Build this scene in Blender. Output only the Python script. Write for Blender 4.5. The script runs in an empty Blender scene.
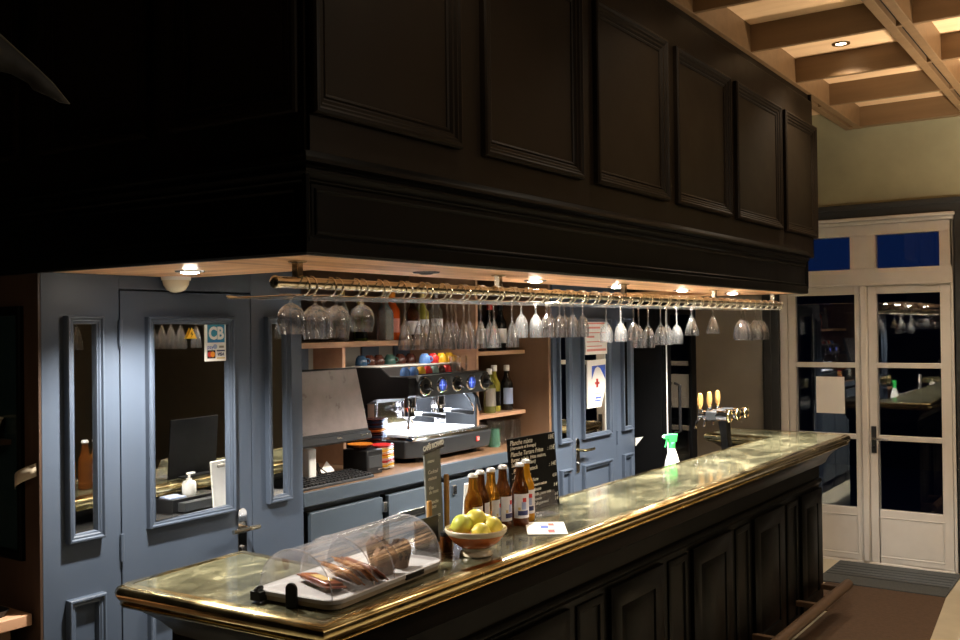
import bpy, bmesh, math, random
from mathutils import Vector, Matrix
random.seed(7)
C = bpy.context.scene.collection
V = Vector
PI = math.pi

# ------------------------------------------------------------------ materials
def newmat(name):
    m = bpy.data.materials.new(name); m.use_nodes = True
    nt = m.node_tree
    return m, nt, nt.nodes['Principled BSDF']

def mat(name, col, rough=0.5, metal=0.0, var=0.0, scale=8.0, stretch=(1, 1, 1), bump=0.0, rvar=0.0,
        trans=0.0, ior=1.45, emit=None, estr=0.0, coat=0.0, spec=0.5, col2=None, detail=4.0, alpha=1.0):
    m, nt, b = newmat(name)
    N, L = nt.nodes, nt.links
    b.inputs['Base Color'].default_value = (*col, 1)
    b.inputs['Roughness'].default_value = rough
    b.inputs['Metallic'].default_value = metal
    b.inputs['Transmission Weight'].default_value = trans
    b.inputs['IOR'].default_value = ior
    b.inputs['Coat Weight'].default_value = coat
    b.inputs['Specular IOR Level'].default_value = spec
    if emit:
        b.inputs['Emission Color'].default_value = (*emit, 1)
        b.inputs['Emission Strength'].default_value = estr
    if var or bump or rvar or col2:
        tc = N.new('ShaderNodeTexCoord'); mp = N.new('ShaderNodeMapping')
        mp.inputs['Scale'].default_value = stretch
        nz = N.new('ShaderNodeTexNoise'); nz.inputs['Scale'].default_value = scale
        nz.inputs['Detail'].default_value = detail; nz.inputs['Roughness'].default_value = 0.6
        L.new(tc.outputs['Object'], mp.inputs['Vector']); L.new(mp.outputs['Vector'], nz.inputs['Vector'])
        if var or col2:
            cr = N.new('ShaderNodeValToRGB')
            cr.color_ramp.elements[0].position = 0.3; cr.color_ramp.elements[1].position = 0.7
            a = col if col2 else tuple(c * (1 - var) for c in col)
            z = col2 if col2 else tuple(min(1, c * (1 + var)) for c in col)
            cr.color_ramp.elements[0].color = (*a, 1); cr.color_ramp.elements[1].color = (*z, 1)
            L.new(nz.outputs['Fac'], cr.inputs['Fac']); L.new(cr.outputs['Color'], b.inputs['Base Color'])
        if rvar:
            mr = N.new('ShaderNodeMapRange')
            mr.inputs['From Min'].default_value = 0.3; mr.inputs['From Max'].default_value = 0.7
            mr.inputs['To Min'].default_value = max(0, rough - rvar); mr.inputs['To Max'].default_value = rough + rvar
            L.new(nz.outputs['Fac'], mr.inputs['Value']); L.new(mr.outputs['Result'], b.inputs['Roughness'])
        if bump:
            bp = N.new('ShaderNodeBump'); bp.inputs['Strength'].default_value = bump
            bp.inputs['Distance'].default_value = 0.01
            L.new(nz.outputs['Fac'], bp.inputs['Height']); L.new(bp.outputs['Normal'], b.inputs['Normal'])
    return m

def thin_glass(name, tint=(0.96, 0.98, 0.98), rough=0.01, boost=1.0, milky=0.0):
    m, nt, b = newmat(name)
    N, L = nt.nodes, nt.links
    out = N['Material Output']
    tr = N.new('ShaderNodeBsdfTransparent'); tr.inputs['Color'].default_value = (*tint, 1)
    gl = N.new('ShaderNodeBsdfGlossy'); gl.inputs['Roughness'].default_value = rough
    fr = N.new('ShaderNodeLayerWeight'); fr.inputs['Blend'].default_value = 0.5
    pw = N.new('ShaderNodeMath'); pw.operation = 'POWER'; pw.inputs[1].default_value = 4.0
    mu = N.new('ShaderNodeMath'); mu.operation = 'MULTIPLY_ADD'; mu.use_clamp = True; mu.inputs[1].default_value = 0.9; mu.inputs[2].default_value = 0.045 * boost
    mx = N.new('ShaderNodeMixShader')
    L.new(fr.outputs['Facing'], pw.inputs[0]); L.new(pw.outputs[0], mu.inputs[0]); L.new(mu.outputs[0], mx.inputs['Fac'])
    L.new(tr.outputs[0], mx.inputs[1]); L.new(gl.outputs[0], mx.inputs[2])
    last = mx
    if milky:
        df = N.new('ShaderNodeBsdfDiffuse'); df.inputs['Color'].default_value = (0.9, 0.9, 0.95, 1)
        m2 = N.new('ShaderNodeMixShader'); m2.inputs['Fac'].default_value = milky
        L.new(mx.outputs[0], m2.inputs[1]); L.new(df.outputs[0], m2.inputs[2]); last = m2
    L.new(last.outputs[0], out.inputs['Surface'])
    N.remove(b)
    return m

def wood(name, c1, c2, axis='X', rough=0.45, scale=6.0, bump=0.02, sharp=0.2):
    st = {'X': (0.6, 9, 9), 'Y': (9, 0.6, 9), 'Z': (9, 9, 0.6)}[axis]
    m = mat(name, c1, rough, col2=c2, scale=scale / 3, stretch=st, bump=bump, detail=8)
    for n in m.node_tree.nodes:
        if n.type == 'VALTORGB':
            n.color_ramp.elements[0].position = 0.5 - sharp; n.color_ramp.elements[1].position = 0.5 + sharp
    return m

M = {}
M['black'] = mat('satin_black_paint', (0.0025, 0.0024, 0.0021), 0.42, var=0.12, scale=3, rvar=0.06, bump=0.02, spec=0.07)
M['bulk'] = mat('dark_paint_lit_warm', (0.0092, 0.0060, 0.0034), 0.48, var=0.12, scale=3, rvar=0.06, bump=0.02, spec=0.10)  # canopy paint with the warm light on the upper panels in its brown
M['black_int'] = mat('matt_black', (0.0025, 0.0025, 0.0028), 0.6, spec=0.08)
M['blue'] = mat('slate_blue_paint', (0.050, 0.066, 0.096), 0.42, var=0.05, scale=4, rvar=0.05, bump=0.015)
M['cabinet_blue'] = mat('dark_teal_blue_paint', (0.040, 0.053, 0.070), 0.45, var=0.05, scale=4)
M['gap'] = mat('shadow_gap', (0.004, 0.004, 0.004), 0.9)
M['white_paint'] = mat('cream_white_paint', (0.62, 0.595, 0.56), 0.4, var=0.05, scale=5, rvar=0.05)
M['olive'] = mat('olive_plaster', (0.28, 0.262, 0.16), 0.8, var=0.14, scale=2.5, bump=0.05)
M['beige_wall'] = mat('taupe_plaster', (0.33, 0.305, 0.265), 0.8, var=0.08, scale=3)
M['dark_trim'] = mat('charcoal_trim_paint', (0.035, 0.038, 0.040), 0.45, var=0.1, scale=4)
M['dark_wall'] = mat('dark_wall_paint', (0.035, 0.034, 0.028), 0.7, var=0.1)
M['brown_wall'] = mat('dark_stained_panel', (0.045, 0.026, 0.017), 0.4, var=0.2, scale=4, stretch=(6, 6, 0.5))
M['tile'] = mat('sandy_floor_tile', (0.44, 0.40, 0.30), 0.45, var=0.12, scale=3)
M['rug'] = mat('brown_carpet', (0.075, 0.045, 0.027), 0.9, var=0.15, scale=40, bump=0.2)
M['mat'] = mat('grey_doormat', (0.060, 0.068, 0.072), 0.9, var=0.15, scale=60, bump=0.3)
M['matline'] = mat('doormat_rib', (0.03, 0.033, 0.036), 0.9)
M['ceil_panel'] = wood('light_oak_ceiling', (0.66, 0.44, 0.25), (0.78, 0.55, 0.33), 'Y', 0.5)
M['ceil_beam'] = wood('oak_beam_shaded', (0.14, 0.082, 0.037), (0.185, 0.112, 0.054), 'Y', 0.45)  # beam oak darkened, its shade beside the lit panels put into the colour
M['soffit'] = wood('oak_soffit', (0.50, 0.22, 0.095), (0.95, 0.58, 0.31), 'X', 0.30, scale=7.0, sharp=0.13)
M['soffit_y'] = wood('oak_soffit_side', (0.50, 0.22, 0.095), (0.95, 0.58, 0.31), 'Y', 0.30, scale=7.0, sharp=0.13)
M['shelfwood'] = wood('beech_shelf', (0.40, 0.22, 0.13), (0.48, 0.28, 0.17), 'X', 0.45)
M['sidewood'] = wood('brown_veneer', (0.130, 0.070, 0.036), (0.165, 0.090, 0.047), 'Z', 0.5)
M['railwood'] = wood('worn_rail_wood', (0.055, 0.034, 0.020), (0.10, 0.060, 0.034), 'X', 0.45)
M['brass'] = mat('polished_brass', (0.52, 0.42, 0.21), 0.20, 1.0, var=0.15, scale=12, rvar=0.08)
M['brass_dark'] = mat('aged_brass_rod', (0.58, 0.53, 0.42), 0.20, 1.0, var=0.15, scale=15)
M['wire'] = mat('bright_brass_wire', (0.80, 0.76, 0.66), 0.22, 1.0)
M['cove'] = mat('glossy_black_cove_paint', (0.006, 0.006, 0.006), 0.34, spec=0.22)
M['end_cove_grey'] = mat('pale_grey_cove', (0.60, 0.60, 0.61), 0.4)
M['steel'] = mat('brushed_steel', (0.62, 0.62, 0.63), 0.25, 1.0)
M['chrome'] = mat('chrome', (0.85, 0.85, 0.87), 0.07, 1.0)
M['mirror'] = mat('mirror_glass', (0.86, 0.87, 0.86), 0.015, 1.0)
def stemware():
    m, nt, b = newmat('clear_stemware')
    N, L = nt.nodes, nt.links
    b.inputs['Base Color'].default_value = (1, 1, 1, 1); b.inputs['Roughness'].default_value = 0.0
    b.inputs['Transmission Weight'].default_value = 1.0; b.inputs['IOR'].default_value = 1.45
    tr = N.new('ShaderNodeBsdfTransparent'); gl = N.new('ShaderNodeBsdfGlossy'); gl.inputs['Roughness'].default_value = 0.03
    lw = N.new('ShaderNodeLayerWeight'); lw.inputs['Blend'].default_value = 0.5
    pw = N.new('ShaderNodeMath'); pw.operation = 'POWER'; pw.inputs[1].default_value = 2.5
    ma = N.new('ShaderNodeMath'); ma.operation = 'MULTIPLY_ADD'; ma.inputs[1].default_value = 0.8; ma.inputs[2].default_value = 0.05; ma.use_clamp = True
    m1 = N.new('ShaderNodeMixShader'); m2 = N.new('ShaderNodeMixShader'); m2.inputs['Fac'].default_value = 0.28
    L.new(lw.outputs['Facing'], pw.inputs[0]); L.new(pw.outputs[0], ma.inputs[0]); L.new(ma.outputs[0], m1.inputs['Fac'])
    L.new(tr.outputs[0], m1.inputs[1]); L.new(gl.outputs[0], m1.inputs[2])
    L.new(m1.outputs[0], m2.inputs[1]); L.new(b.outputs[0], m2.inputs[2])
    tl_ = N.new('ShaderNodeBsdfTranslucent'); tl_.inputs['Color'].default_value = (0.95, 0.95, 0.95, 1)
    m3 = N.new('ShaderNodeMixShader'); m3.inputs['Fac'].default_value = 0.008
    L.new(m2.outputs[0], m3.inputs[1]); L.new(tl_.outputs[0], m3.inputs[2])
    L.new(m3.outputs[0], N['Material Output'].inputs['Surface'])
    return m
M['glass'] = stemware()
M['pane'] = thin_glass('window_pane', (0.86, 0.88, 0.90), 0.01, 2.6)
M['acrylic'] = thin_glass('clear_acrylic', (0.985, 0.985, 0.99), 0.05, 3.2, milky=0.06)
M['edge'] = thin_glass('acrylic_edge', (0.93, 0.93, 0.95), 0.06, 3.0, milky=0.22)
M['white'] = mat('white_plastic', (0.80, 0.79, 0.76), 0.35)
M['paper'] = mat('white_paper', (0.82, 0.80, 0.77), 0.7)
M['bplastic'] = mat('black_plastic', (0.010, 0.010, 0.011), 0.40, spec=0.3)
M['dplastic'] = mat('charcoal_plastic', (0.026, 0.028, 0.031), 0.4, spec=0.35)
M['screen'] = mat('smudged_screen_reflection', (0.20, 0.17, 0.165), 0.32, var=0.15, scale=14, rvar=0.06)  # switched off screen, smudged; its pinkish reflection is put into the colour
M['chalk'] = mat('chalkboard', (0.006, 0.006, 0.0065), 0.7, var=0.3, scale=10, spec=0.1)
M['greychalk'] = mat('grey_slate', (0.17, 0.18, 0.17), 0.7, var=0.2, scale=12)
M['ink'] = mat('white_chalk_ink', (0.85, 0.85, 0.80), 0.8)
M['goldwood'] = wood('honey_wood', (0.30, 0.155, 0.045), (0.40, 0.22, 0.07), 'Z', 0.35)
M['terracotta'] = mat('orange_glaze', (0.50, 0.13, 0.035), 0.25, var=0.15, scale=10)
M['cream'] = mat('cream_glaze', (0.70, 0.62, 0.46), 0.25)
M['lemon'] = mat('lemon_peel', (0.72, 0.58, 0.08), 0.4, col2=(0.62, 0.60, 0.10), scale=7, bump=0.08)
M['lime'] = mat('green_lemon_peel', (0.42, 0.50, 0.06), 0.4, col2=(0.60, 0.58, 0.10), scale=6, bump=0.08)
M['stalk'] = mat('fruit_stalk', (0.12, 0.11, 0.03), 0.7)
M['amber'] = mat('amber_beer_glass', (0.50, 0.20, 0.02), 0.05, trans=0.75, ior=1.35)
M['brownglass'] = mat('brown_beer_glass', (0.14, 0.045, 0.010), 0.05, trans=0.55, ior=1.35)
M['orangeglass'] = mat('cloudy_orange_beer', (0.72, 0.33, 0.02), 0.12, trans=0.3, ior=1.35)
M['cap'] = mat('silver_white_cap', (0.85, 0.86, 0.88), 0.3, 0.3)
M['label'] = mat('bottle_label', (0.80, 0.79, 0.80), 0.55)
M['navy'] = mat('navy_print', (0.03, 0.035, 0.12), 0.5)
M['redp'] = mat('red_print', (0.60, 0.035, 0.03), 0.5)
M['bluep'] = mat('blue_print', (0.03, 0.09, 0.50), 0.5)
M['lbluep'] = mat('pale_blue_print', (0.35, 0.42, 0.62), 0.5)
M['pinkp'] = mat('pale_red_print', (0.68, 0.25, 0.22), 0.6)
M['goldp'] = mat('gold_print', (0.62, 0.46, 0.18), 0.5)
M['orangep'] = mat('orange_print', (0.85, 0.30, 0.02), 0.5)
M['yellowp'] = mat('yellow_print', (0.85, 0.52, 0.03), 0.5)
M['muffin'] = mat('chocolate_muffin', (0.045, 0.020, 0.014), 0.8, var=0.4, scale=60, bump=0.5)
M['muffin_light'] = mat('brown_muffin', (0.20, 0.10, 0.05), 0.8, var=0.3, scale=60, bump=0.5)
M['tulip'] = mat('brown_baking_paper', (0.17, 0.095, 0.05), 0.7, var=0.15, scale=12)
M['wrap'] = mat('printed_biscuit_wrapper', (0.20, 0.06, 0.018), 0.25, col2=(0.42, 0.19, 0.05), scale=16, stretch=(1, 4, 4), coat=0.5)
M['wrapred'] = mat('dark_red_wrapper_print', (0.10, 0.010, 0.010), 0.3, col2=(0.30, 0.10, 0.03), scale=22)
M['traywhite'] = mat('white_tray', (0.46, 0.45, 0.45), 0.4)
M['traytan'] = mat('tan_tray_base', (0.36, 0.30, 0.22), 0.45)
M['ledw'] = mat('cool_led', (1, 1, 1), 0.5, emit=(0.75, 0.85, 1.0), estr=30)
M['lens'] = mat('downlight_lens', (1, 1, 1), 0.5, emit=(1.0, 0.92, 0.80), estr=120)
M['lens_off'] = mat('dark_downlight', (0.03, 0.022, 0.018), 0.5)
M['lenswarm'] = mat('warm_downlight_lens', (1, 1, 1), 0.5, emit=(1.0, 0.78, 0.45), estr=14)
M['bluelit'] = mat('lit_blue_button', (0.1, 0.15, 0.6), 0.4, emit=(0.16, 0.22, 1.0), estr=1.6)
M['greenp'] = mat('bright_green_plastic', (0.05, 0.62, 0.14), 0.35)
M['frost'] = mat('translucent_white_bottle', (0.86, 0.88, 0.86), 0.35, trans=0.25)
M['stripe_a'] = mat('beige_stripe', (0.28, 0.26, 0.22), 0.6)
M['stripe_b'] = mat('slate_stripe', (0.075, 0.095, 0.125), 0.6)
M['greenglass'] = mat('green_glass', (0.25, 0.55, 0.38), 0.03, trans=0.8)
M['oliveglass'] = mat('olive_bottle_glass', (0.35, 0.36, 0.10), 0.06, trans=0.55)
M['yellowglass'] = mat('yellow_liqueur', (0.55, 0.50, 0.08), 0.08, trans=0.35)
M['winedark'] = mat('dark_wine_bottle', (0.02, 0.018, 0.016), 0.08, trans=0.1)
M['orangeliq'] = mat('orange_aperitif', (0.85, 0.12, 0.015), 0.06, trans=0.35)
M['greenbottle'] = mat('green_spirit_bottle', (0.16, 0.22, 0.03), 0.08, trans=0.4)
M['clearbottle'] = mat('frosted_clear_bottle', (0.86, 0.88, 0.84), 0.12, trans=0.75)
M['fabric_dark'] = mat('dark_weathered_tip', (0.012, 0.0105, 0.0085), 0.7, var=0.4, scale=14, stretch=(1, 5, 1))
M['edgepale'] = mat('pale_worn_edge', (0.12, 0.11, 0.08), 0.6)
M['picture'] = mat('grey_print_paper', (0.50, 0.50, 0.46), 0.7)
M['tealglass'] = mat('teal_dark_glass', (0.008, 0.018, 0.020), 0.08)
M['fridgein'] = mat('fridge_interior', (0.11, 0.12, 0.12), 0.5)
M['ground'] = mat('night_pavement', (0.03, 0.03, 0.035), 0.9)
for nm, col in dict(cup_blue=(0.10, 0.22, 0.52), cup_red=(0.52, 0.03, 0.03), cup_yellow=(0.75, 0.42, 0.03),
                    cup_brown=(0.06, 0.020, 0.014), cup_green=(0.04, 0.10, 0.085), cup_mint=(0.28, 0.42, 0.38),
                    cup_navy=(0.02, 0.06, 0.12), cup_orange=(0.7, 0.22, 0.03), cup_white=(0.75, 0.73, 0.68)).items():
    M[nm] = mat(nm + '_glaze', col, 0.18)

# bar top: polished green grey marble
def bartop_material():
    m, nt, b = newmat('polished_green_marble')
    N, L = nt.nodes, nt.links
    tc = N.new('ShaderNodeTexCoord'); mp = N.new('ShaderNodeMapping'); mp.inputs['Scale'].default_value = (1.0, 1.7, 1)
    n1 = N.new('ShaderNodeTexNoise'); n1.inputs['Scale'].default_value = 6.5; n1.inputs['Detail'].default_value = 10; n1.inputs['Roughness'].default_value = 0.72; n1.inputs['Distortion'].default_value = 0.6
    n2 = N.new('ShaderNodeTexNoise'); n2.inputs['Scale'].default_value = 55; n2.inputs['Detail'].default_value = 5
    L.new(tc.outputs['Object'], mp.inputs['Vector']); L.new(mp.outputs['Vector'], n1.inputs['Vector']); L.new(mp.outputs['Vector'], n2.inputs['Vector'])
    cr = N.new('ShaderNodeValToRGB')
    e = cr.color_ramp.elements
    e[0].position = 0.40; e[0].color = (0.040, 0.040, 0.024, 1)
    e[1].position = 0.66; e[1].color = (0.25, 0.235, 0.145, 1)
    k = e.new(0.52); k.color = (0.088, 0.084, 0.050, 1)
    L.new(n1.outputs['Fac'], cr.inputs['Fac']); L.new(cr.outputs['Color'], b.inputs['Base Color'])
    mr = N.new('ShaderNodeMapRange'); mr.inputs['From Min'].default_value = 0.35; mr.inputs['From Max'].default_value = 0.65
    mr.inputs['To Min'].default_value = 0.06; mr.inputs['To Max'].default_value = 0.20
    L.new(n2.outputs['Fac'], mr.inputs['Value']); L.new(mr.outputs['Result'], b.inputs['Roughness'])
    b.inputs['Specular IOR Level'].default_value = 0.9
    b.inputs['IOR'].default_value = 1.6
    return m
M['bartop'] = bartop_material()

# ------------------------------------------------------------------ mesh builder
class MB:
    def __init__(s):
        s.bm = bmesh.new()
    def face(s, pts):
        try:
            return s.bm.faces.new([s.bm.verts.new(p) for p in pts])
        except ValueError:
            return None
    def box(s, a, b):
        x0, y0, z0 = (min(a[i], b[i]) for i in range(3)); x1, y1, z1 = (max(a[i], b[i]) for i in range(3))
        return s.hexa([(x0, y0, z0), (x1, y0, z0), (x1, y1, z0), (x0, y1, z0)], [(x0, y0, z1), (x1, y0, z1), (x1, y1, z1), (x0, y1, z1)])
    def hexa(s, lo, hi):
        v = [s.bm.verts.new(p) for p in list(lo) + list(hi)]
        n = len(lo)
        s.bm.faces.new(v[:n][::-1]); s.bm.faces.new(v[n:])
        for i in range(n):
            j = (i + 1) % n
            s.bm.faces.new((v[i], v[j], v[n + j], v[n + i]))
        return s
    def obox(s, c, size, m=None):
        m = m or Matrix()
        hx, hy, hz = (k / 2 for k in size); c = V(c)
        lo = [c + m @ V(p) for p in ((-hx, -hy, -hz), (hx, -hy, -hz), (hx, hy, -hz), (-hx, hy, -hz))]
        hi = [c + m @ V(p) for p in ((-hx, -hy, hz), (hx, -hy, hz), (hx, hy, hz), (-hx, hy, hz))]
        return s.hexa(lo, hi)
    def prism(s, poly, z0, z1):
        return s.hexa([(p[0], p[1], z0) for p in poly], [(p[0], p[1], z1) for p in poly])
    def cyl(s, p0, p1, r0, r1=None, seg=20):
        r1 = r0 if r1 is None else r1
        p0, p1 = V(p0), V(p1); d = (p1 - p0).normalized()
        a = d.orthogonal().normalized(); b = d.cross(a)
        lo = [p0 + (a * math.cos(t) + b * math.sin(t)) * r0 for t in (2 * PI * i / seg for i in range(seg))]
        hi = [p1 + (a * math.cos(t) + b * math.sin(t)) * r1 for t in (2 * PI * i / seg for i in range(seg))]
        return s.hexa(lo, hi)
    def tube(s, path, r, seg=8, closed=False, caps=True):
        P = [V(p) for p in path]; n = len(P); rings = []
        prev = None
        for i, p in enumerate(P):
            if closed: d = P[(i + 1) % n] - P[i - 1]
            else: d = P[min(i + 1, n - 1)] - P[max(i - 1, 0)]
            d.normalize()
            a = d.orthogonal().normalized() if prev is None else (prev - d * prev.dot(d)).normalized()
            prev = a; b = d.cross(a)
            rr = r[i] if isinstance(r, (list, tuple)) else r
            rings.append([s.bm.verts.new(p + (a * math.cos(t) + b * math.sin(t)) * rr) for t in (2 * PI * k / seg for k in range(seg))])
        for i in range(n if closed else n - 1):
            A, B = rings[i], rings[(i + 1) % n]
            for k in range(seg):
                l = (k + 1) % seg
                s.bm.faces.new((A[k], A[l], B[l], B[k]))
        if not closed and caps:
            s.bm.faces.new(rings[0][::-1]); s.bm.faces.new(rings[-1])
        return s
    def lathe(s, prof, c=(0, 0, 0), seg=24, m=None, a0=0.0, a1=2 * PI):
        m = m or Matrix(); c = V(c); full = abs(a1 - a0 - 2 * PI) < 1e-6
        rings = []
        for r, z in prof:
            if r < 1e-6:
                rings.append([s.bm.verts.new(c + m @ V((0, 0, z)))])
            else:
                k = seg if full else seg + 1
                rings.append([s.bm.verts.new(c + m @ V((r * math.cos(a0 + (a1 - a0) * i / seg), r * math.sin(a0 + (a1 - a0) * i / seg), z))) for i in range(k)])
        for A, B in zip(rings, rings[1:]):
            for i in range(seg):
                j = (i + 1) % seg if full else i + 1
                if len(A) == 1 and len(B) == 1: continue
                if len(A) == 1: s.bm.faces.new((A[0], B[j], B[i]))
                elif len(B) == 1: s.bm.faces.new((A[i], A[j], B[0]))
                else: s.bm.faces.new((A[i], A[j], B[j], B[i]))
        return s
    def frame(s, p0, u, v, n, W, H, prof):
        """mitred moulding round a rectangle; prof = (inset, height) from the outside in"""
        p0, u, v, n = V(p0), V(u), V(v), V(n); loops = []
        for d, h in prof:
            loops.append([s.bm.verts.new(p0 + u * a + v * b + n * h) for a, b in ((d, d), (W - d, d), (W - d, H - d), (d, H - d))])
        for A, B in zip(loops, loops[1:]):
            for i in range(4):
                j = (i + 1) % 4
                s.bm.faces.new((A[i], A[j], B[j], B[i]))
        return s
    def sweep(s, poly, prof, closed=True):
        """profile (out, z) swept round a counter-clockwise polygon"""
        n = len(poly); rings = []
        for o, z in prof:
            ring = []
            for i in range(n):
                p = V(poly[i]).to_2d(); a = V(poly[i - 1]).to_2d(); b = V(poly[(i + 1) % n]).to_2d()
                d0 = (p - a).normalized() if (closed or i > 0) else (b - p).normalized()
                d1 = (b - p).normalized() if (closed or i < n - 1) else d0
                n0 = V((d0.y, -d0.x)); n1 = V((d1.y, -d1.x))
                bis = (n0 + n1); bis = bis / max(0.2, bis.dot(n0))
                q = p + bis * o
                ring.append(s.bm.verts.new((q.x, q.y, z)))
            rings.append(ring)
        for A, B in zip(rings, rings[1:]):
            for i in range(n if closed else n - 1):
                j = (i + 1) % n
                s.bm.faces.new((A[i], A[j], B[j], B[i]))
        return s
    def build(s, name, m, parent=None, world=False, bevel=0.0, subsurf=0, angle=35, weld=True, solid=0.0):
        bm = s.bm
        if weld: bmesh.ops.remove_doubles(bm, verts=bm.verts, dist=1e-6)
        bmesh.ops.recalc_face_normals(bm, faces=bm.faces)
        me = bpy.data.meshes.new(name)
        bm.to_mesh(me); bm.free()
        if parent is not None and world:
            off = V((0, 0, 0)); q = parent
            while q is not None:
                off += q.location; q = q.parent
            me.transform(Matrix.Translation(-off))
        for p in me.polygons: p.use_smooth = True
        me.set_sharp_from_angle(angle=math.radians(angle))
        me.materials.append(m if not isinstance(m, str) else M[m])
        o = bpy.data.objects.new(name, me); C.objects.link(o)
        if parent is not None: o.parent = parent
        if solid:
            md = o.modifiers.new('thick', 'SOLIDIFY'); md.thickness = solid
        if bevel:
            md = o.modifiers.new('bevel', 'BEVEL'); md.width = bevel; md.segments = 2; md.limit_method = 'ANGLE'; md.angle_limit = math.radians(40)
        if subsurf:
            md = o.modifiers.new('sub', 'SUBSURF'); md.levels = subsurf; md.render_levels = subsurf
        return o

def thing(name, label, cat, loc=(0, 0, 0), rz=0.0, group=None):
    o = bpy.data.objects.new(name, None); C.objects.link(o); o.empty_display_size = 0.05
    o.location = loc; o.rotation_euler = (0, 0, rz); o['label'] = label; o['category'] = cat
    if group: o['group'] = group
    return o
def tag(o, label, cat, group=None):
    o['label'] = label; o['category'] = cat
    if group: o['group'] = group
    return o
def struct(o):
    o['kind'] = 'structure'; return o
def sroot(name, loc=(0, 0, 0)):
    o = bpy.data.objects.new(name, None); C.objects.link(o); o.location = loc; o['kind'] = 'structure'; return o
def dup(root, loc, rz=0.0, label=None, scale=None):
    r = root.copy(); C.objects.link(r); r.location = loc; r.rotation_euler = (0, 0, rz)
    if label: r['label'] = label
    if scale: r.scale = scale
    for ch in list(root.children):
        c = ch.copy(); C.objects.link(c); c.parent = r
        for g in list(ch.children):
            d = g.copy(); C.objects.link(d); d.parent = c
    return r
def box(name, a, b, m, parent=None, bevel=0.0, world=True):
    return MB().box(a, b).build(name, m, parent, world=world, bevel=bevel)
def text(name, body, size, loc, u, v, m, parent=None, align='LEFT', shear=0.0, offset=0.0, extrude=0.0003, sx=1.0):
    cu = bpy.data.curves.new(name, 'FONT'); cu.body = body; cu.size = size; cu.align_x = align; cu.align_y = 'CENTER'
    cu.shear = shear; cu.offset = offset; cu.extrude = extrude; cu.resolution_u = 3
    cu.materials.append(M[m])
    tmp = bpy.data.objects.new(name, cu); C.objects.link(tmp)
    me = bpy.data.meshes.new_from_object(tmp); bpy.data.objects.remove(tmp); me.name = name
    if not me.materials: me.materials.append(M[m])
    o = bpy.data.objects.new(name, me); C.objects.link(o)
    u = V(u).normalized(); v = V(v).normalized(); n = u.cross(v)
    off = V((0, 0, 0)); q = parent
    while q is not None:
        off += q.location; q = q.parent
    mw = Matrix(((u.x * sx, v.x, n.x, loc[0] - off.x), (u.y * sx, v.y, n.y, loc[1] - off.y), (u.z * sx, v.z, n.z, loc[2] - off.z), (0, 0, 0, 1)))
    if parent is not None: o.parent = parent
    o.matrix_local = mw
    return o
ORD = ['zeroth', 'first', 'second', 'third', 'fourth', 'fifth', 'sixth', 'seventh', 'eighth', 'ninth', 'tenth', 'eleventh', 'twelfth', 'thirteenth', 'fourteenth', 'fifteenth', 'sixteenth']

X, Y, Z = V((1, 0, 0)), V((0, 1, 0)), V((0, 0, 1))
FRONT = (X, Z, -Y)         # u, v, normal of a face looking at the customers
MOULD = [(0, 0), (0, 0.022), (0.003, 0.026), (0.008, 0.027), (0.012, 0.020), (0.017, 0.021), (0.022, 0.017), (0.025, 0.017), (0.027, 0.011), (0.027, -0.003)]

# ------------------------------------------------------------------ camera
f_px = 967.46
r_ = V((0.566366, -0.824056, -0.012726)); u_ = V((-0.000301, -0.015648, 0.999878)); f_ = V((0.824154, 0.566293, 0.009110))
cd = bpy.data.cameras.new('camera'); cam = bpy.data.objects.new('camera', cd); C.objects.link(cam)
cd.sensor_width = 36.0; cd.lens = f_px / 960 * 36.0; cd.clip_start = 0.05
cam.matrix_world = Matrix(((r_.x, u_.x, -f_.x, 0), (r_.y, u_.y, -f_.y, 0), (r_.z, u_.z, -f_.z, 1.8), (0, 0, 0, 1)))
bpy.context.scene.camera = cam

YB = 2.83      # face of the wall behind the bar
XD = 7.635     # face of the end wall with the white doors
SZ = 1.995     # underside of the canopy
# ------------------------------------------------------------------ room shell
struct(box('floor', (-2.6, -3.3, -0.06), (7.95, 4.3, 0.0), 'tile'))
struct(box('wall_front', (-2.6, -3.4, 0), (7.8, -3.3, 3.5), 'dark_wall'))
struct(box('wall_rear', (-2.7, -3.4, 0), (-2.6, 4.4, 3.5), 'dark_wall'))
struct(box('wall_niche', (-2.6, 4.2, 0), (1.66, 4.3, 3.5), 'dark_wall'))
# end wall around the double door
ew = MB()
ew.box((XD, -3.3, 2.70), (XD + 0.2, 3.6, 3.55))
struct(ew.build('wall_end_upper', 'olive'))
struct(box('wall_end_right', (XD, -3.3, 0), (XD + 0.2, 0.90, 2.70), 'dark_wall'))
struct(box('wall_end_left', (XD, 2.51, 0), (XD + 0.2, 3.6, 2.70), 'beige_wall'))
tr = MB()
tr.box((XD - 0.02, 0.90, 2.595), (XD + 0.2, 2.51, 2.70)); tr.box((XD - 0.02, 0.90, 0), (XD + 0.2, 1.115, 2.595)); tr.box((XD - 0.02, 2.38, 0), (XD + 0.2, 2.51, 2.595))
tr.box((XD - 0.035, 2.44, 0), (XD - 0.02, 2.50, 2.595)); tr.box((XD - 0.035, 0.90, 2.66), (XD - 0.02, 2.51, 2.70))
struct(tr.build('trim_1', 'dark_trim', bevel=0.004))
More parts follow.
